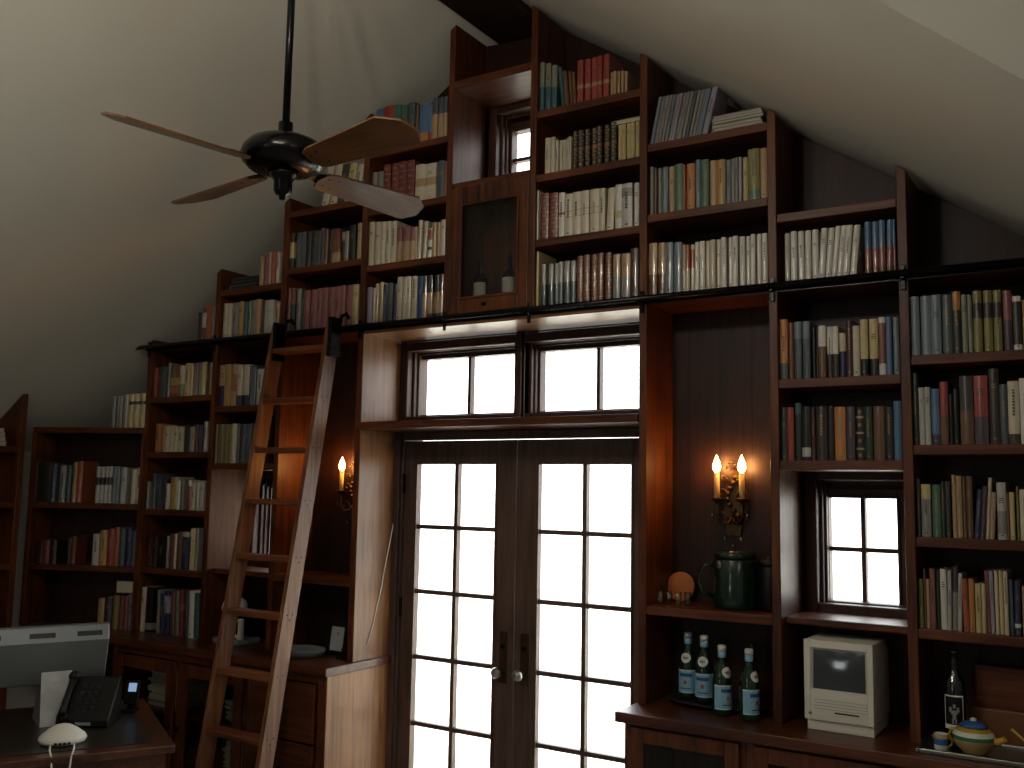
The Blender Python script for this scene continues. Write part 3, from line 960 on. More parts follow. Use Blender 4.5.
-1.992 0.023 0.23 0 straw
-1.968 0.022 0.234 0 straw
-1.945 0.026 0.236 0 grey
@A5
-2.427 0.038 0.251 0.006 cream
-2.386 0.067 0.252 0.002 black;.05-.2=grey
-2.278 0.036 0.243 -0.004 grey
-2.232 0.041 0.224 -0.01 navy
-2.187 0.049 0.241 -0.016 navy;.5-.9=lavender
-2.133 0.037 0.247 -0.009 brown
-2.093 0.037 0.25 -0.013 sage
-2.051 0.039 0.259 -0.013 crimson;.55-.7=rose
-2.005 0.037 0.254 -0.012 teal
-1.966 0.042 0.257 -0.01 white
-1.919 0.042 0.246 -0.012 teal
@Z1
0.467 0.021 0.188 0 grey
0.489 0.022 0.189 0 slate
0.512 0.021 0.188 0 grey
0.532 0.016 0.192 0 brown
0.548 0.016 0.2 0 lightgrey
0.568 0.032 0.203 0 straw;.68-.78=black
0.601 0.038 0.204 0 straw;.68-.78=black
0.639 0.043 0.207 0 straw;.68-.78=black
@Z2
-0.037 0.039 0.244 0 brown
0.004 0.086 0.237 0 darkgrey
0.095 0.033 0.231 0 slate
0.149 0.041 0.22 0 grey
0.192 0.03 0.221 0 slate
0.236 0.026 0.24 0 tan
0.262 0.036 0.247 0 rust
0.387 0.026 0.216 0 lightgrey;.5-.7=black
0.414 0.024 0.216 0 lightgrey;.5-.7=black
0.44 0.025 0.217 0 lightgrey;.5-.7=black
0.467 0.026 0.219 0 lightgrey;.5-.7=black
0.496 0.025 0.215 0 bluegrey
0.522 0.022 0.216 0 bluegrey
0.546 0.037 0.213 0 lightgrey
0.62 0.031 0.201 0 cream
0.653 0.031 0.212 0 cream
@Z3
0.03 0.04 0.137 0 maroon
0.074 0.043 0.139 0 redbrown
0.121 0.043 0.14 0 darkbrown
0.224 0.03 0.151 0 darkbrown
0.255 0.032 0.166 0 redbrown
0.397 0.043 0.183 0 lightgrey
0.441 0.046 0.205 0 amber
0.488 0.041 0.213 0 red
0.53 0.034 0.223 0 rust
0.567 0.038 0.215 0 slate
0.606 0.036 0.22 0 navy
0.645 0.036 0.208 0 slate
@Z4
0.45 0.041 0.174 0 tan
0.494 0.05 0.18 0 darkgrey
0.546 0.038 0.195 0 olive
0.587 0.033 0.192 0 redbrown
0.621 0.022 0.193 0 rose
0.645 0.038 0.207 0 bluegrey
"""
def parse():
    d = {}; k = None
    for ln in DATA.strip().splitlines():
        if ln[0] == '@': k = ln[1:]; d[k] = []
        else: a = ln.split(); d[k].append((*map(float, a[:4]), a[4]))
    return d
ROWS = parse()
SHELF = dict(  # key: shelf-top height, phrase
  E1=(3.52,'top shelf right of the attic window'), E2=(3.215,'second shelf right of the attic window'), E3=(2.91,'third shelf right of the attic window'), E4=(2.60,'lowest shelf right of the display cabinet'),
  F1=(3.26,'top shelf above the right sconce'), F2=(2.95,'middle shelf above the right sconce'), F3=(2.60,'lowest shelf above the right sconce'),
  G2=(2.60,'rail-level shelf over the right window'), G3=(2.218,'upper shelf below the rail, right window bay'), G4=(1.905,'shelf just above the right window'),
  H1=(2.283,'top shelf at the right edge'), H2=(1.96,'second shelf at the right edge'), H3=(1.635,'third shelf at the right edge'), H4=(1.317,'lowest book shelf at the right edge'),
  D1=(3.50,'top shelf left of the attic window'), D2=(3.195,'second shelf left of the attic window'), D3=(2.90,'third shelf left of the attic window'), D4=(2.60,'lowest shelf left of the display cabinet'),
  C1=(3.263,'top shelf behind the fan blades'), C2=(2.945,'second shelf above the ladder'), C3=(2.60,'shelf at the ladder top'),
  B1=(2.875,''), B2=(2.60,''), AB=(2.60,''), A1=(2.283,''), A2=(1.96,''), A3=(1.63,''), A4=(1.295,''), A5=(CT,''), BA=(2.213,''), BB=(1.895,''), Z1=(2.105,''), Z2=(1.655,''), Z3=(1.29,''), Z4=(CT,''))
STUFF = ('B1','B2','AB','A1','A2','A3','A4','A5','BA','BB','Z1','Z2','Z3','Z4')
ORD = 'first second third fourth fifth sixth seventh eighth ninth tenth eleventh twelfth thirteenth fourteenth fifteenth sixteenth seventeenth eighteenth nineteenth twentieth twenty-first'.split()
NAME = dict(lightgrey='pale grey', darkgrey='charcoal', bluegrey='blue-grey', darkgreen='dark green', darkbrown='dark brown', redbrown='red-brown', straw='straw yellow', crimson='deep red', silver='silver grey', royal='royal blue', sage='sage green', rose='faded rose')

def book(mb, x, w, h, lean, spec, z0, rnd, slots):
    """one upright volume: boards with a rounded spine facing the room, page block, spine bands"""
    parts = spec.split(';'); base = parts[0]
    bands = []
    for p in parts[1:]:
        r, c = p.split('='); a, b = r.split('-') ; bands.append((float(a), float(b), c))
    cuts = sorted({0, 1, *[q for b in bands for q in b[:2]]})
    dep = min(.20, max(.12, h*rnd.uniform(.62, .74))); yo = .012+rnd.uniform(0, .012); w = max(.006, w-.0012)
    def slot(c):
        if c not in slots: slots.append(c)
        return slots.index(c)
    k0 = len(mb.v); n = 5; rnd_d = min(.006, w*.28)
    prof = [(w*i/(n-1), yo+rnd_d*(1-math.sin(PI*i/(n-1)))) for i in range(n)]
    for a, b in zip(cuts, cuts[1:]):
        c = base
        for q in bands:
            if q[0] <= (a+b)/2 <= q[1]: c = q[2]
        za, zb = z0+h*a, z0+h*b; s = slot(c)
        v = [(x+p[0], p[1], za) for p in prof] + [(x+p[0], p[1], zb) for p in prof]
        mb.add(v, [(i, i+1, i+1+n, i+n) for i in range(n-1)], s, True)
        e = min(.003, w*.22)                      # the two boards
        for xx, yy in ((x, x+e), (x+w-e, x+w)):
            mb.box(xx, yy, yo+rnd_d, yo+dep, za, zb, s)
    pg = slot('PAGES'); e = min(.003, w*.22)
    mb.box(x+e, x+w-e, yo+rnd_d*.9, yo+dep-.005, z0+.003, z0+h-.004, pg)
    # title marks on the spine
    def mark(f0, f1, ha, hb, c):
        s = slot(c); fs = [f0+(f1-f0)*i/3 for i in range(4)]
        v = [(x+w*f, yo+rnd_d*(1-math.sin(PI*f))-.0006, z0+h*hh) for hh in (ha, hb) for f in fs]
        mb.add(v, [(i, i+1, i+5, i+4) for i in range(3)], s, True)
    dark = base in ('black', 'darkgrey', 'darkgreen', 'navy', 'plum', 'maroon', 'crimson', 'redbrown', 'darkbrown', 'royal', 'slate', 'brown', 'teal', 'blue', 'green')
    ink = 'gilt' if dark else rnd.choice(('darkgrey', 'brown', 'darkgrey', 'grey'))
    style = rnd.random()
    if len(bands) > 2:
        for a, b in zip(cuts, cuts[1:]):
            if b-a > .08:
                m_ = (a+b)/2; mark(.3, .7, m_-.03, m_+.03, 'gilt')
    elif len(bands) == 1 and bands[0][1]-bands[0][0] > .5: pass
    elif style < .45 and w > .011:
        a = rnd.uniform(.42, .5); t_ = a+rnd.uniform(.2, .4)
        while a < t_:
            l = rnd.uniform(.02, .05); mark(.38, .62, a, a+l, ink); a += l+.014
    elif style < .72 and w > .014:
        a = rnd.uniform(.66, .8)
        for k in range(rnd.choice((2, 3, 3))): mark(.2+rnd.uniform(0, .1), .8-rnd.uniform(0, .1), a-.035*k, a-.035*k+.016, ink)
    if w > .014 and rnd.random() < .5: mark(.36, .64, .06, .09, ink)
    if abs(lean) > .002:
        for i in range(k0, len(mb.v)): q = mb.v[i]; mb.v[i] = Vector((q.x+lean*(q.z-z0)/h, q.y, q.z))
    else:
        t = rnd.uniform(-.0008, .0008)
        for i in range(k0, len(mb.v)): q = mb.v[i]; mb.v[i] = Vector((q.x+t*(q.z-z0)/h, q.y, q.z))
def smats(slots): return [PAGES if c == 'PAGES' else book_mat(c) for c in slots]
def wording(spec, h, w, hs):
    p = spec.split(';'); c = NAME.get(p[0], p[0]); bands = [b.split('=') for b in p[1:]]
    size = 'tall ' if h > max(hs)*.985 else 'short ' if h < min(hs)*1.03 else 'thick ' if w > .042 else 'thin ' if w < .012 else ''
    extra = ''
    if bands:
        r, bc_ = bands[0]; a, b = map(float, r.split('-')); bn = NAME.get(bc_, bc_)
        extra = ' with gilt bands' if len(bands) > 2 else (' with %s foot' % bn if a == 0 else ' with %s top' % bn if b == 1 else ' with %s band' % bn)
    return size + c, extra
def fit_rows(key, rows):
    """keep a row inside its bay"""
    ks = 'ABCDEFGHIJ'; bay = {'AB': 'A', 'BA': 'B', 'BB': 'B'}.get(key, key[0])
    if bay == 'Z': return rows
    bay = {'E': 'F', 'F': 'G', 'G': 'H', 'H': 'I'}.get(bay, bay)
    lo = UP[bay]+T+.0012; hi = UP[ks[ks.index(bay)+1]]-.0012
    a = min(min(r[0], r[0]+r[3]) for r in rows); b = max(max(r[0], r[0]+r[3])+r[1] for r in rows)
    na, nb = max(a, lo), min(b, hi)
    if na == a and nb == b: return rows
    s = (nb-na)/(b-a)
    return [(na+(x-a)*s, w*s, h, l*s, c) for x, w, h, l, c in rows]
rnd = random.Random(11)
for key, (z0, phrase) in SHELF.items():
    if key in STUFF: continue
    rows = fit_rows(key, ROWS[key]); hs = [r[2] for r in rows]; xl = -9
    for i, (x, w, h, lean, spec) in enumerate(rows):
        x = max(x, xl+.0006); xl = x+w
        mb = MB(); slots = []; book(mb, x, w, h, lean, spec, z0+.0005, rnd, slots)
        kind = 'magazine' if key == 'F1' else 'book'
        o = mb.build(kind, smats(slots), loc=(x+w/2, .09, z0+.0005), fix=False)
        c, extra = wording(spec, h, w, hs)
        pos = 'last' if i == len(rows)-1 else ORD[i]+' from left'
        if i == len(rows)-1: pos = 'rightmost'
        if i == 0: pos = 'leftmost'
        lab = '%s %s%s, %s, %s' % (c, kind, extra, pos, phrase)
        if len(lab.split()) > 16: lab = '%s %s, %s, %s' % (c, kind, pos, phrase)
        tag(o, lab, kind, kind+'s on the '+phrase)
# the smaller, darker rows far left: too many to part
mb = MB(); slots = []
for key in STUFF:
    k0 = len(mb.v); z0 = SHELF[key][0]; xl = -9
    for (x, w, h, lean, spec) in fit_rows(key, ROWS[key]):
        x = max(x, xl+.0006); xl = x+w
        if key[0] == 'Z': lean = 0
        book(mb, x, w, h, lean, spec, z0+.0005, rnd, slots)
    if key[0] == 'Z': mb.xf(M2, k0)
    if key in ('A5',):
        pass
k0 = len(mb.v); xx = .0
for q in range(14):                                          # left wall case
    w = rnd.uniform(.025, .04); book(mb, xx, w, rnd.uniform(.19, .25), 0, rnd.choice(['straw', 'tan', 'slate', 'brown', 'grey']), 1.3055, rnd, slots); xx += w+.001
mb.xf(Matrix(((0, -1, 0, -2.915), (1, 0, 0, -1.2), (0, 0, 1, 0), (0, 0, 0, 1))), k0)
o = mb.build('book_rows', smats(slots), loc=(-2.2, .09, 1.6), fix=False)
tag(o, 'rows of mixed old books on the dim shelves far left of the ladder', 'books', kind='stuff')

# flat piles
def flat_item(name, x0, x1, y0, y1, z0, t, col, label, cat, group, rot=0):
    m = MB(); s = .0025
    m.box(x0, x1, y0, y1, z0, z0+s, 0); m.box(x0, x1, y0, y1, z0+t-s, z0+t, 0); m.box(x0+.003, x1-.003, y0+.004, y1-.003, z0+s, z0+t-s, 1); m.box(x0, x0+.003, y0, y1, z0+s, z0+t-s, 0)
    if rot:
        cx, cy = (x0+x1)/2, (y0+y1)/2
        m.xf(Matrix.Translation((cx, cy, 0)) @ Matrix.Rotation(rot, 4, 'Z') @ Matrix.Translation((-cx, -cy, 0)))
    return tag(m.build(name, [book_mat(col), PAGES if cat == 'book' else DARKG if cat == 'binder' else PAPER], loc=((x0+x1)/2, (y0+y1)/2, z0)), label, cat, group)
pos = ('lowest', 'second from the bottom', 'third from the bottom', 'third from the top', 'second from the top', 'topmost')
for i in range(6):
    flat_item('magazine', 1.10+.004*(i % 2), 1.322-.006*(i % 3), .03+.004*(i % 3), .235, 3.2605+.0135*i, .013, ('lightgrey', 'grey', 'lightgrey', 'sage', 'lightgrey', 'grey')[i],
        'grey magazine lying flat, %s in the pile above the right sconce' % pos[i].replace('second from the bottom', 'second lowest').replace('third from the bottom', 'third lowest').replace('third from the top', 'third highest').replace('second from the top', 'second highest'), 'magazine', 'flat magazines in the pile on the top shelf')
zt = max(r[2] for r in ROWS['E2'][-5:])+3.2155
flat_item('book', .643, .779, .02, .17, zt+.0005, .018, 'cream', 'cream book lying flat on the straw yellow volumes right of the attic window', 'book', None)
for i in range(3):
    flat_item('binder', UP['B']+T+.055+.004*i, -1.545, .02+.005*i, .21, 2.8755+.0225*i, .022, ('grey', 'darkgrey', 'slate')[i], 'dark %s lying flat, %s of three left of the ladder under the slope' % (('grey binder', 'charcoal binder', 'slate binder')[i], ('lowest', 'middle', 'topmost')[i]), 'binder', 'flat binders left of the ladder')
for i in range(4):
    flat_item('folder', -3.22, -2.95-.01*i, -.82, -.52, 1.9755+.026*i, .025, ('straw', 'grey', 'tan', 'straw')[i], '%s folder, %s of the pile on the left wall bookcase' % (('straw yellow', 'grey', 'tan', 'pale straw')[i], ('lowest', 'second lowest', 'second highest', 'topmost')[i]), 'folder', 'folders piled on the left wall bookcase')
flat_item('box_file', -2.585, -2.455, -.0, .10, CT+.2085, .07, 'brown', 'brown box lying on the books in the left corner', 'box', None, .4)
# ------------------------------------------------------------------ ceiling fan
FX, FY, FZ = 0, -1.30, 2.905
fan = thing('ceiling_fan', (FX, FY, 4.06), 'black ceiling fan with four wooden blades hanging on a long rod', 'fan')
MB().lathe([(.0135, FZ+.12), (.0135, 4.02)], (FX, FY, 0), 14).build('rod', BLACKM, fan)
MB().lathe([(.02, 3.96), (.05, 3.98), (.068, 4.03), (.07, 4.064)], (FX, FY, 0), 20).build('canopy', BLACKM, fan)
MB().lathe([(.016, .02), (.075, .018), (.125, .03), (.150, .055), (.154, .078), (.147, .10), (.125, .124), (.085, .142), (.045, .150), (.026, .152), (.026, .20), (.016, .204)], (FX, FY, FZ-.035), 36).build('motor_housing', BLACKM, fan)
MB().lathe([(.009, -.098), (.013, -.095), (.013, -.082), (.026, -.078), (.033, -.066), (.033, -.03), (.046, -.012), (.056, .0)], (FX, FY, FZ-.02), 24).build('switch_housing', BLACKM, fan)
for k in range(4):
    ang = k*PI/2-.16; pitch = math.radians(16)
    # blade along +x of its own frame: tapered board with a clipped tip
    pts = [(.165, -.045), (.20, -.058), (.585, -.084), (.655, -.036), (.67, .03), (.63, .084), (.20, .058), (.165, .045), (.152, .0)]
    m = MB(); m.prism(pts, 'z', -.004, .004, 0)
    for sx, sy in ((.185, .022), (.185, -.022), (.225, .03), (.225, -.03)): m.lathe([(.006, -.0055), (.006, -.0038)], (sx, sy, 0), 8, 1)
    Mx = Matrix.Translation((FX, FY, FZ-.005)) @ Matrix.Rotation(ang, 4, 'Z') @ Matrix.Rotation(-pitch if True else 0, 4, 'X')
    b = m.xf(Mx).build('blade', [WBLADE if k % 2 == 0 else WBLADEY, IRON], fan, bevel=.001)
    i = MB(); i.prism([(.06, -.02), (.12, -.014), (.17, -.035), (.235, -.04), (.25, .0), (.235, .04), (.17, .035), (.12, .014), (.06, .02)], 'z', .0045, .009)
    i.xf(Mx).build('blade_iron', BLACKM, b)

# ------------------------------------------------------------------ wall sconces
def sconce(x, label):
    s = thing('wall_sconce', (x, BACK, 1.72), label, 'sconce')
    p = MB(); p.prism([(x-.03, 1.60), (x+.03, 1.60), (x+.045, 1.70), (x+.035, 1.80), (x+.02, 1.86), (x, 1.88), (x-.02, 1.86), (x-.035, 1.80), (x-.045, 1.70)], 'y', BACK-.012, BACK-.001)
    for k in range(9):
        a = k*.7; p.ball((x+.03*math.cos(a)*(1-k*.06), BACK-.02, 1.66+.023*k), .011)
    for sx in (-1, 1):                                         # leaf scrolls
        for z0_, rr in ((1.66, .026), (1.76, .022), (1.82, .016)):
            p.tube([(x+sx*(.02+rr*(1-math.cos(t*.55))*.9), BACK-.02-.004*(t % 2), z0_+rr*math.sin(t*.55)+.004*t) for t in range(9)], [.006, .0058, .0055, .005, .005, .0045, .004, .004, .003], 6)
    for k in range(5): p.ball((x+.012*(k-2), BACK-.024, 1.885+.012*(2-abs(k-2))), .007)
    p.build('backplate', BRONZE, s, bevel=.003)
    for sx in (-1, 1):
        xc_ = x+.054*sx
        pts = [(x, BACK-.012, 1.69), (x+.012*sx, BACK-.035, 1.655), (x+.035*sx, BACK-.05, 1.65), (xc_, BACK-.06, 1.68), (xc_, BACK-.06, 1.745)]
        MB().tube(pts, .0065, 8).build('arm', BRONZE, s)
        MB().lathe([(.004, 1.74), (.022, 1.746), (.03, 1.756), (.028, 1.758), (.012, 1.752)], (xc_, BACK-.06, 0), 16).build('drip_pan', BRONZE, s)
        cd = MB().lathe([(.0115, 1.755), (.0115, 1.862)], (xc_, BACK-.06, 0), 14).build('candle_sleeve', CANDLE, s)
        MB().lathe([(.006, 1.863), (.014, 1.874), (.0165, 1.888), (.013, 1.906), (.006, 1.922), (.0005, 1.936)], (xc_, BACK-.06, 0), 12).build('bulb', FLAME, cd)
    for dx, dz in ((-.075, 1.70), (.075, 1.70), (-.035, 1.60), (.035, 1.60), (0, 1.57)):
        m = MB(); m.tube([(x+dx, BACK-.06 if abs(dx) > .05 else BACK-.02, dz+.045), (x+dx, BACK-.06 if abs(dx) > .05 else BACK-.02, dz)], .0015, 5)
        m.ball((x+dx, BACK-.06 if abs(dx) > .05 else BACK-.02, dz-.012), .008, 8, sz=1.6); m.build('crystal_drop', CLEARGL, s)
sconce(1.10, 'bronze two-candle wall sconce lit in the bay right of the door')
sconce(-.992, 'bronze two-candle wall sconce lit in the bay behind the ladder')

# ------------------------------------------------------------------ old computer
mx0, mx1 = 1.466, 1.710; myf = -.02
mc = thing('computer', ((mx0+mx1)/2, .11, CT), 'old beige all-in-one computer with small dark screen under the right window', 'computer')
b = MB(); b.prism([(myf+.022, .965), (myf+.022, 1.247), (.20, 1.247), (.252, 1.20), (.252, .965)], 'x', mx0, mx1)
b.box(mx0+.008, mx1-.002, myf+.03, .24, CT+.0005, .965)
b.build('case', CREAMP, mc, bevel=.006)
sx0, sx1, sz0, sz1 = 1.497, 1.681, 1.073, 1.212
f = MB(); f.box(mx0, sx0-.008, myf, myf+.022, .963, 1.247); f.box(sx1+.008, mx1, myf, myf+.022, .963, 1.247)
f.box(sx0-.008, sx1+.008, myf, myf+.022, sz1+.008, 1.247); f.box(sx0-.008, sx1+.008, myf, myf+.022, .963, sz0-.008)
f.box(mx0+.008, mx1-.002, myf+.010, myf+.028, CT+.0005, .962)
# bevelled screen surround
v = [(sx0-.008, myf, sz0-.008), (sx1+.008, myf, sz0-.008), (sx1+.008, myf, sz1+.008), (sx0-.008, myf, sz1+.008), (sx0, myf+.012, sz0), (sx1, myf+.012, sz0), (sx1, myf+.012, sz1), (sx0, myf+.012, sz1)]
f.add(v, [(0, 1, 5, 4), (1, 2, 6, 5), (2, 3, 7, 6), (3, 0, 4, 7)], 0)
bz = f.build('bezel', CREAMP, mc, bevel=.002)
# bulging picture tube
g = MB(); nx, nz = 16, 12; vs = []; 
for j in range(nz+1):
    for i in range(nx+1):
        a, c_ = i/nx*2-1, j/nz*2-1
        vs.append((sx0+(sx1-sx0)*i/nx, myf+.0135-.0042*(1-a*a)*(1-c_*c_)+.0045*c_-.0*(a*a), sz0+(sz1-sz0)*j/nz))
g.add(vs, [(j*(nx+1)+i, j*(nx+1)+i+1, (j+1)*(nx+1)+i+1, (j+1)*(nx+1)+i) for j in range(nz) for i in range(nx)], 0, True)
g.build('screen', SCREENM, mc, fix=False)
box(1.574, 1.660, myf-.001, myf+.003, .992, .9975).build('disk_slot', BLACKP, bz)
for k in range(4): box(mx0+.035, mx1-.02, myf-.0006, myf+.001, 1.004+.0105*k, 1.0055+.0105*k).build('groove', GREYP, bz)
lg = MB(); lx, lz = 1.487, .985
lg.ball((lx-.0025, myf-.0004, lz), .0042, 8, 0, sy=.15, sz=1); lg.ball((lx+.0025, myf-.0004, lz), .0042, 8, 0, sy=.15, sz=1); lg.ball((lx+.0015, myf-.0004, lz+.0062), .0018, 8, 0, sy=.2, sz=1.5)
lg.build('emblem', plain('emblem_print', '5f7a62', .5), bz)

# ------------------------------------------------------------------ mineral water bottles, tray
def water_bottle(x, y, z, turn, label):
    s = .268/.29
    t = thing('water_bottle', (x, y, z), label, 'bottle', 'green mineral water bottles by the door')
    pr = [(.030, 0), (.0365, .006), (.0375, .02), (.0375, .135), (.034, .16), (.024, .20), (.0155, .225), (.0135, .25), (.0145, .262), (.0145, .272)]
    MB().lathe([(r, h*s) for r, h in pr], (x, y, z), 24).build('glass_body', GREENGL, t)
    lb = MB(); a0 = turn
    def wrap(r, h0, h1, a, b, mi, n=14):
        vs = []
        for i in range(n+1):
            q = a+(b-a)*i/n
            for h in (h0, h1): vs.append((x+r*math.sin(q), y-r*math.cos(q), z+h*s))
        lb.add(vs, [(2*i, 2*i+2, 2*i+3, 2*i+1) for i in range(n)], mi, True)
    wrap(.0379, .028, .128, -1.5+a0, 1.5+a0, 0); wrap(.0381, .122, .126, -1.5+a0, 1.5+a0, 1); wrap(.0381, .030, .033, -1.5+a0, 1.5+a0, 1)
    wrap(.0382, .098, .112, -.75+a0, .75+a0, 2); wrap(.0382, .045, .050, -.6+a0, .6+a0, 2, 6)
    for i in range(5): wrap(.0383, .066, .082, a0-.16+.0*i, a0+.16, 3, 4) if i == 0 else None
    lb.build('label', [BLUELAB, WHITEL, DBLUE, REDSTAR], t, fix=False)
    nl = MB(); d = Vector((math.sin(turn), -math.cos(turn), 0))
    vs = [(0, 0, 0)]; c0 = Vector((x, y, z+.178*s))+d*.0335; rt = Vector((math.cos(turn), math.sin(turn), 0)); up = (Vector((0, 0, 1))-d*.25).normalized()
    vs = [c0]+[c0+rt*.0205*math.cos(2*PI*k/20)+up*.0205*math.sin(2*PI*k/20)-d*(.008*math.cos(2*PI*k/20)**2) for k in range(20)]
    nl.add(vs, [(0, k+1, (k+1) % 20+1) for k in range(20)], 0)
    vs = [c0+d*.0006]+[c0+d*.0006+rt*.012*math.cos(2*PI*k/12)+up*.006*math.sin(2*PI*k/12) for k in range(12)]
    nl.add(vs, [(0, k+1, (k+1) % 12+1) for k in range(12)], 1)
    nl.build('neck_label', [WHITEL, GREYL], t, fix=False)
    cp = MB(); cp.lathe([(.0152, .236), (.0158, .24), (.0158, .262)], (x, y, z-.0), 18, 0); cp.lathe([(.0165, .263), (.0165, .283), (.012, .286)], (x, y, z), 18, 1)
    for i in range(len(cp.v)): q = cp.v[i]; cp.v[i] = Vector((q.x, q.y, z+(q.z-z)*s))
    cp.build('cap', [BLUELAB, WHITEP], t)
TZ = CT+.0165
water_bottle(.945, .15, TZ, .05, 'green water bottle with pale blue label, leftmost of the four, on the tray')
water_bottle(1.032, .105, TZ, .15, 'green water bottle with pale blue label, second from left, on the tray')
water_bottle(1.140, .012, CT, 1.0, 'green water bottle, third from left, standing on the worktop before the tray')
water_bottle(1.255, -.008, CT, 1.15, 'green water bottle, rightmost of the four, next to the upright')
ty = thing('serving_tray', (1.08, .18, CT), 'dark glass serving tray under the two left water bottles', 'tray')
MB().lathe([(.0, .009), (.17, .009), (.205, .011), (.218, .021), (.214, .0215), (.20, .0162), (.0, .016)], (1.07, .14, CT), 40, 0).xf(Matrix.Translation((1.07, .14, 0)) @ Matrix.Diagonal((1, .52, 1, 1)) @ Matrix.Translation((-1.07, -.14, 0))).build('plate', DARKG, ty)
for a in (.4, 1.8, 2.9, 4.2, 5.4): MB().ball((1.07+.16*math.cos(a), .14+.07*math.sin(a), CT+.0047), .0045).build('foot', BRASS, ty)
sb = thing('small_bottle', (1.215, .125, CT), 'slim dark brown bottle half hidden between the two right water bottles', 'bottle')
MB().lathe([(.026, 0.024), (.028, .03), (.028, .14), (.022, .165), (.011, .19), (.010, .235)], (1.215, .15, CT), 20).build('glass_body', AMBGL, sb)
MB().lathe([(.012, .2355), (.012, .262)], (1.215, .15, CT), 16).build('stopper', BRONZE, sb)

# shelf above the bottles
SH = 1.316
pl = thing('round_board', (.875, .2, SH), 'round orange-brown wooden disc leaning at the back of the niche shelf', 'board')
MB().lathe([(.0, -.006), (.056, -.006), (.062, -.003), (.062, .003), (.056, .006), (.0, .006)], (0, 0, 0), 32, 0, 'y').xf(Matrix.Translation((.878, .235, SH+.064)) @ Matrix.Rotation(-.12, 4, 'X')).build('disc', KRAFT, pl)
for i, (x, y) in enumerate(((.845, .10), (.884, .095), (.922, .10), (.962, .105))):
    g = MB().lathe([(.0005, .003), (.0125, .003), (.0145, .055), (.0155, .055), (.0145, .001), (.0005, .0)], (x, y, SH), 16).build('shot_glass', CLEARGL, loc=(x, y, SH))
    tag(g, 'small clear shot glass before the wooden disc, %s of four' % ('leftmost', 'second from left', 'third from left', 'rightmost')[i], 'glass', 'shot glasses on the niche shelf')
pot = thing('enamel_pot', (1.13, .15, SH), 'tall dark green enamel pot with side handle below the right sconce', 'pot')
MB().lathe([(.0, .002), (.080, .001), (.086, .01), (.088, .02), (.086, .19), (.08, .20), (.0, .2005)], (1.145, .16, SH), 32).build('pot_body', GREENEN, pot)
MB().lathe([(.082, .2008), (.086, .206), (.084, .226), (.03, .232), (.0, .233)], (1.145, .16, SH), 32).build('lid', GREENEN, pot)
MB().tube([(1.065, .13, SH+.17), (1.035, .115, SH+.17), (1.012, .105, SH+.14), (1.008, .105, SH+.10), (1.022, .11, SH+.06), (1.065, .13, SH+.045)], .008, 8).build('handle', GREENEN, pot)
MB().lathe([(.0, -.003), (.016, -.003), (.018, .0), (.0, .001)], (0, 0, 0), 20, 0, 'y').xf(Matrix.Translation((1.10, .0855, SH+.175)) @ Matrix.Rotation(-.5, 4, 'Z')).build('badge', CHROME, pot)
cn = thing('canister', (1.285, .16, SH), 'squat black canister beside the green enamel pot', 'canister')
MB().lathe([(.0, .001), (.045, .001), (.047, .006), (.047, .17), (.044, .176), (.0, .176)], (1.285, .17, SH), 26).build('canister_body', BLACKP, cn)
MB().lathe([(.048, .1765), (.048, .195), (.012, .20), (.012, .212), (.0, .214)], (1.285, .17, SH), 26).build('lid', BLACKP, cn)

# ------------------------------------------------------------------ right end of the worktop: tray with wine, cup, teapot, boards
tr = MB(); tr.box(1.875, 2.36, -.115, .10, CT+.0005, CT+.006); tr.frame(1.862, 2.372, -.128, .113, .013, 0, 0) if False else None
for (x0, x1, y0, y1) in ((1.863, 1.875, -.127, .112), (2.36, 2.372, -.127, .112), (1.875, 2.36, -.127, -.115), (1.875, 2.36, .10, .112)): tr.box(x0, x1, y0, y1, CT+.0005, CT+.016)
tag(tr.build('silver_tray', CHROME, loc=(2.12, 0, CT), bevel=.003), 'silver tray on the worktop at the right edge under the wine bottle', 'tray')
wz = CT+.0065
wb = thing('wine_bottle', (1.965, .055, wz), 'tall black wine bottle with white-bordered dark picture label', 'bottle')
MB().lathe([(.0, .002), (.034, .0), (.0385, .006), (.0385, .195), (.034, .215), (.018, .24), (.0145, .25), (.0145, .305), (.016, .306), (.016, .318), (.0, .319)], (1.965, .055, wz), 28).build('glass_body', WINEGL, wb)
lb = MB()
def wraplab(mb, cx, cy, r, h0, h1, a, b, mi, n=14):
    vs = []
    for i in range(n+1):
        q = a+(b-a)*i/n
        for h in (h0, h1): vs.append((cx+r*math.sin(q), cy-r*math.cos(q), h))
    mb.add(vs, [(2*i, 2*i+2, 2*i+3, 2*i+1) for i in range(n)], mi, True)
W = (1.965, .055)
wraplab(lb, *W, .0389, wz+.055, wz+.168, -.85, .85, 0); wraplab(lb, *W, .0391, wz+.070, wz+.163, -.76, .76, 1)
for a, b, h0, h1 in ((-.10, .10, .125, .138), (-.26, .26, .105, .118), (-.42, -.2, .112, .128), (.2, .42, .112, .128), (-.14, .14, .086, .106), (-.2, -.05, .074, .088), (.05, .2, .074, .088)):
    wraplab(lb, *W, .0393, wz+h0, wz+h1, a+.05, b+.05, 2, 4)
lb.build('label', [WHITEL, BLACKP, GREYL], wb, fix=False)
cu = thing('small_cup', (1.935, -.075, wz), 'small painted cup with blue stripe beside the teapot', 'cup')
c_ = MB(); c_.lathe([(.0, .003), (.018, .001), (.021, .004), (.0225, .02), (.0225, .04), (.0235, .055), (.0215, .055), (.020, .02), (.0, .006)], (1.935, -.072, wz), 24, 0, mats=[0, 0, 0, 1, 2, 2, 0, 0])
c_.build('cup_body', [CER_W, CER_B, CER_O], cu)
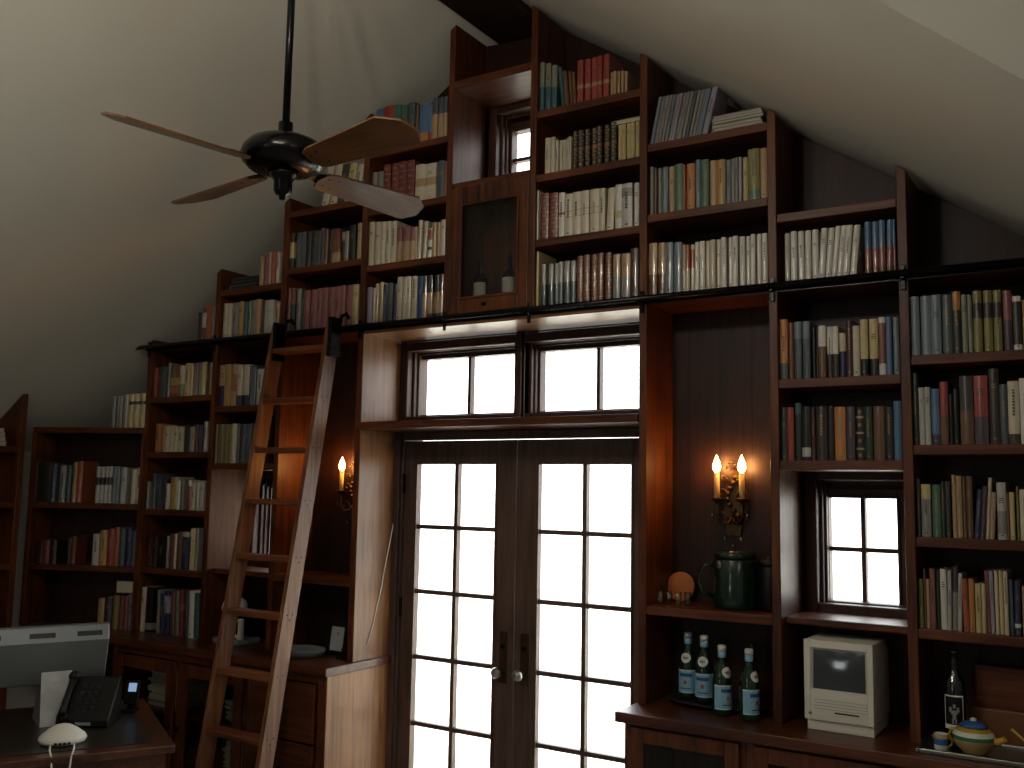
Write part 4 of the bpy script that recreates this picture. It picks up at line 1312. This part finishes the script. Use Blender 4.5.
MB().tube([(1.9575, -.072, wz+.045), (1.969, -.074, wz+.040), (1.970, -.075, wz+.024), (1.958, -.073, wz+.014)], .003, 6).build('handle', CER_Y, cu)
tp = thing('teapot', (2.045, -.03, wz), 'round striped ceramic teapot with blue lid and yellow handle on the tray', 'teapot')
TP = (2.032, -.035, wz)
MB().lathe([(.0, .002), (.038, .0), (.040, .006), (.062, .028), (.068, .046), (.066, .058), (.058, .072), (.046, .082), (.040, .084)], TP, 32, 0, mats=[0, 0, 0, 1, 2, 3, 4, 4]).build('pot_body', [CER_O, CER_O, CER_G, CER_W, CER_Y], tp)
MB().lathe([(.046, .0845), (.040, .094), (.022, .101), (.010, .103), (.011, .110), (.0, .114)], TP, 28, 0, mats=[0, 0, 0, 1, 1]).build('lid', [CER_B, CER_W], tp)
MB().tube([(2.09, -.045, wz+.045), (2.108, -.05, wz+.048), (2.122, -.054, wz+.056), (2.128, -.056, wz+.062)], [.014, .012, .010, .009], 10).build('spout', CER_Y, tp)
MB().tube([(1.978, -.035, wz+.068), (1.962, -.035, wz+.066), (1.955, -.035, wz+.048), (1.962, -.035, wz+.032), (1.974, -.035, wz+.028)], .006, 8).build('handle', CER_Y, tp)
dd = thing('jam_dish', (2.235, -.02, wz), 'green patterned dish with a long yellow spoon handle, at the right edge', 'dish')
MB().lathe([(.0, .002), (.03, .0), (.034, .006), (.048, .03), (.05, .042), (.046, .042), (.03, .01), (.0, .008)], (2.235, -.02, wz), 26, 0, mats=[0, 0, 1, 2, 1, 0, 0]).build('bowl', [CER_W, CER_G, CER_W], dd)
MB().tube([(2.225, -.025, wz+.035), (2.19, -.03, wz+.052), (2.145, -.035, wz+.092)], [.005, .0035, .005], 8).build('spoon', CER_Y, dd)
cb = MB().box(2.012, 2.24, .185, .215, CT, CT+.262); cb = cb.build('cutting_board', WBOARD, loc=(2.1, .2, CT), bevel=.006); tag(cb, 'upright reddish wooden board at the back, right of the wine bottle', 'board')
cb2 = MB().box(2.005, 2.25, .145, .178, CT, CT+.12).build('wooden_block', plain('pale_wood_block', '6e4728', .5, noise=.2), loc=(2.1, .16, CT), bevel=.004); tag(cb2, 'low lighter wooden block before the upright board', 'block')

# two old bottles in the display cabinet
for x, hh, lab in ((-.092, .0, 'old dark bottle with cream label behind cabinet glass, left one'), (.072, .03, 'old dark bottle with tall cream label behind cabinet glass, right one')):
    t = thing('liqueur_bottle', (x, .10, 2.6255), lab, 'bottle', 'old bottles in the display cabinet')
    pr = [(.0, .001), (.033, 0), (.035, .005), (.035, .145), (.032, .157), (.013, .185), (.0095, .20), (.0095, .235), (.011, .236), (.011, .25), (.0, .251)]
    MB().lathe([(r, h*(1+hh)) for r, h in pr], (x, .10, 2.6255), 24).build('glass_body', WINEGL, t)
    l = MB(); wraplab(l, x, .10, .0356, 2.665, 2.762+hh*.3, -1.3, 1.3, 0); l.build('label', PAPER, t, fix=False)

# ------------------------------------------------------------------ left worktop: coffee maker, dish, framed card
km = thing('coffee_maker', (-1.62, .08, CT), 'white drip coffee maker with glass jug on the worktop behind the ladder', 'coffee maker')
MB().prism([(-1.74, .0), (-1.54, .0), (-1.52, .05), (-1.54, .16), (-1.74, .16)], 'z', CT+.0005, CT+.028).build('base', GREYP, km, bevel=.006)
MB().box(-1.73, -1.56, .125, .16, CT+.028, CT+.20).build('water_tank', BLACKP, km, bevel=.006)
h = MB(); h.lathe([(.0, .170), (.066, .170), (.070, .180), (.068, .20), (.058, .222), (.038, .236), (.018, .241), (.0, .242)], (-1.655, .075, CT), 28).build('top', WHITEP, km)
MB().lathe([(.0, .030), (.055, .029), (.066, .05), (.066, .09), (.05, .135), (.045, .15)], (-1.645, .06, CT), 24).build('jug', WINEGL, km)
jh = MB(); jh.box(-1.545, -1.518, .0, .02, CT+.03, CT+.14); jh.tube([(-1.54, .01, CT+.13), (-1.58, .008, CT+.13), (-1.59, .006, CT+.09), (-1.575, .008, CT+.05), (-1.54, .01, CT+.035)], .009, 8)
jh.build('jug_handle', WHITEP, km, bevel=.004)
dsh = MB().lathe([(.0, .004), (.09, .001), (.135, .002), (.152, .028), (.155, .036), (.148, .036), (.13, .010), (.0, .008)], (-1.06, .0, CT), 36).xf(Matrix.Translation((-1.06, .0, 0)) @ Matrix.Diagonal((.8, .62, 1, 1)) @ Matrix.Translation((1.06, .0, 0))).build('shallow_dish', GREYP, loc=(-1.06, .0, CT))
tag(dsh, 'shallow blue-grey oval dish on the worktop right of the ladder', 'dish')
pf = thing('picture_frame', (-.875, .17, CT), 'small pale card with a dot in a black frame, leaning beside the door upright', 'picture frame')
tl = Matrix.Translation((-.935, .10, CT+.002)) @ Matrix.Rotation(-.14, 4, 'X')
MB().frame(-.065, .065, 0, .16, .02, -.008, .008).box(-.045, .045, .002, .006, .02, .14).xf(tl).build('frame', BLACKP, pf, bevel=.002)
cd = MB().box(-.044, .044, -.002, .0, .021, .139).xf(tl).build('card', plain('pale_card', '9fa8a8', .6, noise=.03), pf)
MB().lathe([(.0, -.001), (.008, -.001), (.008, .0), (.0, .0)], (0, -.002, .105), 14, 0, 'y').xf(tl).build('dot', GREYL, cd)
ph = MB().box(-.86, -.80, .02, .085, CT+.0005, CT+.012).box(-.855, -.805, .05, .075, CT+.012, CT+.05); ph = ph.build('charging_dock', BLACKP, loc=(-.83, .05, CT), bevel=.004); tag(ph, 'small black charging dock on the worktop against the door upright', 'dock')

# papers in the glazed cabinet
def papers(x0, x1, y0, z, n, seed, label):
    r = random.Random(seed); m = MB()
    for i in range(n):
        dx, dy = r.uniform(-.015, .015), r.uniform(-.012, .012); t = r.uniform(.006, .014); m.box(x0+dx, x1+dx, y0+dy, y0+dy+.2, z, z+t); z += t+.0004
    tag(m.build('paper_stack', PAPER, loc=((x0+x1)/2, y0+.1, z)), label, 'papers', 'papers in the glazed base cabinet')
papers(-2.12, -1.86, -.09, .5605, 21, 1, 'tall untidy pile of papers behind the left cabinet door')
papers(-1.50, -1.36, -.09, .5605, 11, 2, 'small white pile of papers behind the right cabinet door, upper shelf')
papers(-1.50, -1.36, -.09, .3305, 12, 3, 'white pile of papers behind the right cabinet door, lower shelf')

# ------------------------------------------------------------------ desk and what stands on it
DZ = .76
A_ = Vector((-.866, .500, 0)).normalized(); B_ = Vector((-.500, -.866, 0)); C0 = Vector((-.69, -1.07, 0))
MD = Matrix(((A_.x, B_.x, 0, C0.x), (A_.y, B_.y, 0, C0.y), (0, 0, 1, 0), (0, 0, 0, 1)))
dk = thing('desk', C0+A_*.46+B_*.75, 'dark wooden desk in the left foreground carrying monitor and router', 'desk')
box(0, .93, 0, 1.55, DZ-.03, DZ).xf(MD).build('desk_top', WDESK, dk, bevel=.005)
box(.07, .86, .08, 1.47, DZ, DZ+.003).xf(MD).build('desk_pad', plain('leather_pad', '26221c', .35, noise=.15), dk)
box(.03, .90, .03, 1.52, DZ-.13, DZ-.03).xf(MD).build('apron', WDESK, dk)
for a in (.03, .84):
    for b in (.03, 1.46): box(a, a+.06, b, b+.06, 0, DZ-.13).xf(MD).build('leg', WDESK, dk, bevel=.004)
DT = DZ+.0035
ic = thing('monitor', (-1.38, -1.20, DT), 'large silver computer monitor seen from behind on the desk', 'monitor')
Uu = Vector((.40, .9165, 0)); Nn = Vector((.9165, -.40, 0)); R0 = Vector((-1.289, -.975, 0))
MI = Matrix(((-Uu.x, Nn.x, 0, R0.x), (-Uu.y, Nn.y, 0, R0.y), (0, 0, 1, 0), (0, 0, 0, 1))) @ Matrix.Translation((0, 0, .925)) @ Matrix.Rotation(-.28, 4, 'X')
m = MB(); m.prism([(0, .0), (0, .188), (-.03, .242), (-.045, .248), (-.055, .24), (-.055, .0)], 'x', 0, .60)     # (y,z) profile: back face at y=0
m.xf(MI).build('housing', ALU, ic, bevel=.006)
for a in (.03, .215, .42):
    MB().add([(a, -.0085, .2048), (a+.10, -.0085, .2048), (a+.10, -.0185, .2228), (a, -.0185, .2228)], [(0, 1, 2, 3)]).xf(MI @ Matrix.Translation((0, .0008, .0005))).build('vent', DARKG, ic)
MB().box(.012, .588, -.0565, -.0552, .012, .228).xf(MI).build('screen', BLACKP, ic)
# stand: bent plate from the back down to the desk
st = MB(); st.prism([(.012, .06), (.004, .06), (.03, -.155), (.20, -.160), (.20, -.166), (.024, -.166)], 'x', .215, .335)
Ms = Matrix(((-Uu.x, Nn.x, 0, R0.x), (-Uu.y, Nn.y, 0, R0.y), (0, 0, 1, 0), (0, 0, 0, 1)))
st = MB(); st.prism([(.004, 1.00), (.012, 1.00), (.052, DT+.008), (-.14, DT+.008), (-.14, DT), (.056, DT)], 'x', .135, .255); st.xf(Ms).build('stand', plain('pale_aluminium', 'b4b8ba', .35, metal=.5, noise=.04), ic, bevel=.002)
rt = thing('router', (-1.03, -1.315, DT), 'white domed wireless router on the desk front edge with two cables', 'router')
RC = (-1.057, -1.312, DT)
MB().lathe([(.0, .001), (.06, .0), (.082, .006), (.088, .018), (.082, .03), (.055, .052), (.03, .066), (.012, .071), (.0, .072)], RC, 36).build('shell', WHITEP, rt)
vd = Vector((2.5+1.057, -3.7+1.312, 0)).normalized(); vr = Vector((-vd.y, vd.x, 0))
for k in range(4):
    p = Vector(RC)+(vd*.0845)+vr*(-.024+.016*k)-vd*(.0035*abs(k-1.5)); MB().box(-.0055, .0055, -.006, .004, .010, .019).xf(Matrix.Translation((p.x, p.y, p.z)) @ Matrix(((vr.x, -vd.x, 0, 0), (vr.y, -vd.y, 0, 0), (0, 0, 1, 0), (0, 0, 0, 1)))).build('port', BLACKP, rt)
for s_ in (-1, 1):
    p0 = Vector(RC)+vd*.078+vr*(.042*s_)+Vector((0, 0, .012)); e = vd*.16
    MB().tube([p0, p0+vd*.03+Vector((0, 0, -.002)), p0+vd*.075+Vector((0, 0, .0)), p0+vd*.115-vr*.008*s_+Vector((0, 0, -.02)), p0+vd*.13-vr*.014*s_+Vector((0, 0, -.09)), p0+vd*.128-vr*.018*s_+Vector((0, 0, -.26)), p0+vd*.126-vr*.02*s_+Vector((0, 0, -.6))], .0035, 8).build('cable', WHITEP, rt)
tel = thing('desk_phone', (-1.2, -.98, DT), 'black desk telephone standing before the monitor', 'telephone')
MT = Matrix.Translation((-1.235, -1.10, DT)) @ Matrix.Rotation(.60, 4, 'Z')
MB().prism([(-.045, .001), (-.045, .03), (.075, .185), (.10, .185), (.11, .001)], 'x', -.10, .115).xf(MT).build('phone_base', BLACKP, tel, bevel=.006)
hs = MB(); hs.tube([(-.07, -.058, .045), (-.07, -.045, .075), (-.07, .02, .155), (-.07, .055, .19)], [.02, .013, .013, .02], 10); hs.ball((-.07, -.05, .042), .024); hs.ball((-.07, .05, .19), .024)
hs.xf(MT).build('handset', BLACKP, tel)
kp = MB()
for i in range(3):
    for j in range(4):
        a = .03+.028*j; kp.box(-.03+.03*i, -.01+.03*i, -.049+a*.774, -.045+a*.774+.008, .030+a, .030+a+.016)
kp.xf(MT).build('keypad', DARKG, tel)
MB().box(-.015, .045, -.052, -.046, .012, .024).xf(MT).build('name_plate', GREYP, tel)
sm = thing('mobile_phone', (-1.34, -.78, DT), 'small black mobile phone on a stand, its screen lit blue-white', 'phone')
MS = Matrix.Translation((-1.30, -.83, DT)) @ Matrix.Rotation(.55, 4, 'Z')
MB().box(-.03, .03, -.03, .04, .0005, .012).prism([(.012, .012), (.022, .012), (.034, .07), (.024, .07)], 'x', -.02, .02).xf(MS).build('cradle', BLACKP, sm, bevel=.003)
bd = MB().box(-.032, .032, -.004, .006, .03, .135).xf(MS @ Matrix.Rotation(-.25, 4, 'X')).build('handset', BLACKP, sm, bevel=.003)
MB().box(-.018, .018, -.0052, -.0044, .085, .122).xf(MS @ Matrix.Rotation(-.25, 4, 'X')).build('screen', LIT, bd)
# loose cable hanging on the door reveal
cbm = MB().tube([(-.7297, .315, 1.98), (-.7297, .309, 1.87), (-.7297, .285, 1.62), (-.7297, .25, 1.48), (-.7297, .215, 1.357), (-.7297, .20, 1.28), (-.7297, .165, 1.17), (-.7297, .14, 1.089), (-.7297, .10, 1.0)], .0028, 8).build('loose_cable', WHITEP, loc=(-.7297, .2, 1.4))
tag(cbm, 'thin white cable hanging loose down the door reveal left of the door', 'cable')

# ------------------------------------------------------------------ outside
structure(box(-30, 30, .53, 60, -.32, -.12).build('terrace', GROUND))

# ------------------------------------------------------------------ light
w = bpy.data.worlds.new('overcast'); SC.world = w; w.use_nodes = True
bg = w.node_tree.nodes['Background']; bg.inputs['Color'].default_value = (.97, 1.0, 1.0, 1); bg.inputs['Strength'].default_value = 5.5
def portal(name, c, sx, sy, rot):
    l = bpy.data.lights.new(name, 'AREA'); l.shape = 'RECTANGLE'; l.size = sx; l.size_y = sy; l.cycles.is_portal = True
    o = bpy.data.objects.new(name, l); COL.objects.link(o); o.location = c; o.rotation_euler = rot
H = PI/2
portal('portal_door', (.0, .50, 1.04), 1.5, 2.05, (-H, 0, 0))
portal('portal_transom', (.0, .50, 2.32), 1.5, .45, (-H, 0, 0))
portal('portal_attic', (.0, .50, 3.49), .36, .46, (-H, 0, 0))
portal('portal_right', (1.61, .50, 1.59), .4, .56, (-H, 0, 0))
portal('portal_left', (-1.59, .50, 1.59), .44, .56, (-H, 0, 0))
for i, r in enumerate(REAR): portal('portal_rear_%d' % i, ((r[0]+r[1])/2, YR-.15, (r[2]+r[3])/2), r[1]-r[0], r[3]-r[2], (H, 0, 0))
portal('portal_dormer', (XR+.15, (DORM[0]+DORM[1])/2, (DORM[2]+DORM[3])/2), DORM[3]-DORM[2], DORM[1]-DORM[0], (0, H, 0))

# pendant lamp over the room behind the photographer
LX, LY, LZ = .85, -2.75, 3.20
pd = thing('pendant_lamp', (LX, LY, LZ), 'brass four-bulb pendant lamp hanging under the cross gable in the middle of the room', 'lamp')
MB().lathe([(.008, LZ+.2), (.008, 3.985)], (LX, LY, 0), 10).build('rod', BRASS, pd)
MB().lathe([(.01, LZ+.07), (.05, LZ+.11), (.05, LZ+.15), (.02, LZ+.2)], (LX, LY, 0), 18).build('hub', BRASS, pd)
for k in range(4):
    a = PI/4+k*PI/2; ca, sa = .28*math.cos(a), .28*math.sin(a)
    MB().tube([(LX+.04*math.cos(a), LY+.04*math.sin(a), LZ+.11), (LX+ca*.6, LY+sa*.6, LZ+.05), (LX+ca, LY+sa, LZ+.08)], .007).build('arm', BRASS, pd)
    MB().ball((LX+ca, LY+sa, LZ+.12), .03).build('bulb', LAMPB, pd)
sn = bpy.data.lights.new('sun', 'SUN'); sn.energy = 14; sn.angle = .01; sn.color = (1, .99, .97)
so = bpy.data.objects.new('sun', sn); COL.objects.link(so); so.rotation_euler = Vector((-.25, .38, -.9)).to_track_quat('-Z', 'Y').to_euler()
# ------------------------------------------------------------------ camera
cam = bpy.data.cameras.new('camera'); co = bpy.data.objects.new('camera', cam); COL.objects.link(co)
cam.sensor_fit = 'HORIZONTAL'; cam.sensor_width = 36; cam.lens = 970/1024*36; cam.clip_start = .05; cam.clip_end = 200
r = Vector((.8460093976858286, .5328654118947085, .017959728103292546)); dn = Vector((-.04338684231364877, .1023786356478224, -.9937988714407664)); fw = Vector((-.5313997374306013, .8399839687572455, .10973263548058435))
co.matrix_world = Matrix(((r.x, -dn.x, -fw.x, 2.5), (r.y, -dn.y, -fw.y, -3.7), (r.z, -dn.z, -fw.z, 1.77), (0, 0, 0, 1)))
SC.camera = co
SC.view_settings.view_transform = 'Standard'; SC.view_settings.look = 'None'; SC.view_settings.exposure = 0.1; SC.view_settings.gamma = 1; SC.view_settings.use_curve_mapping = False
SC.cycles.max_bounces = 10; SC.cycles.diffuse_bounces = 5; SC.cycles.transparent_max_bounces = 12; SC.cycles.sample_clamp_indirect = 6
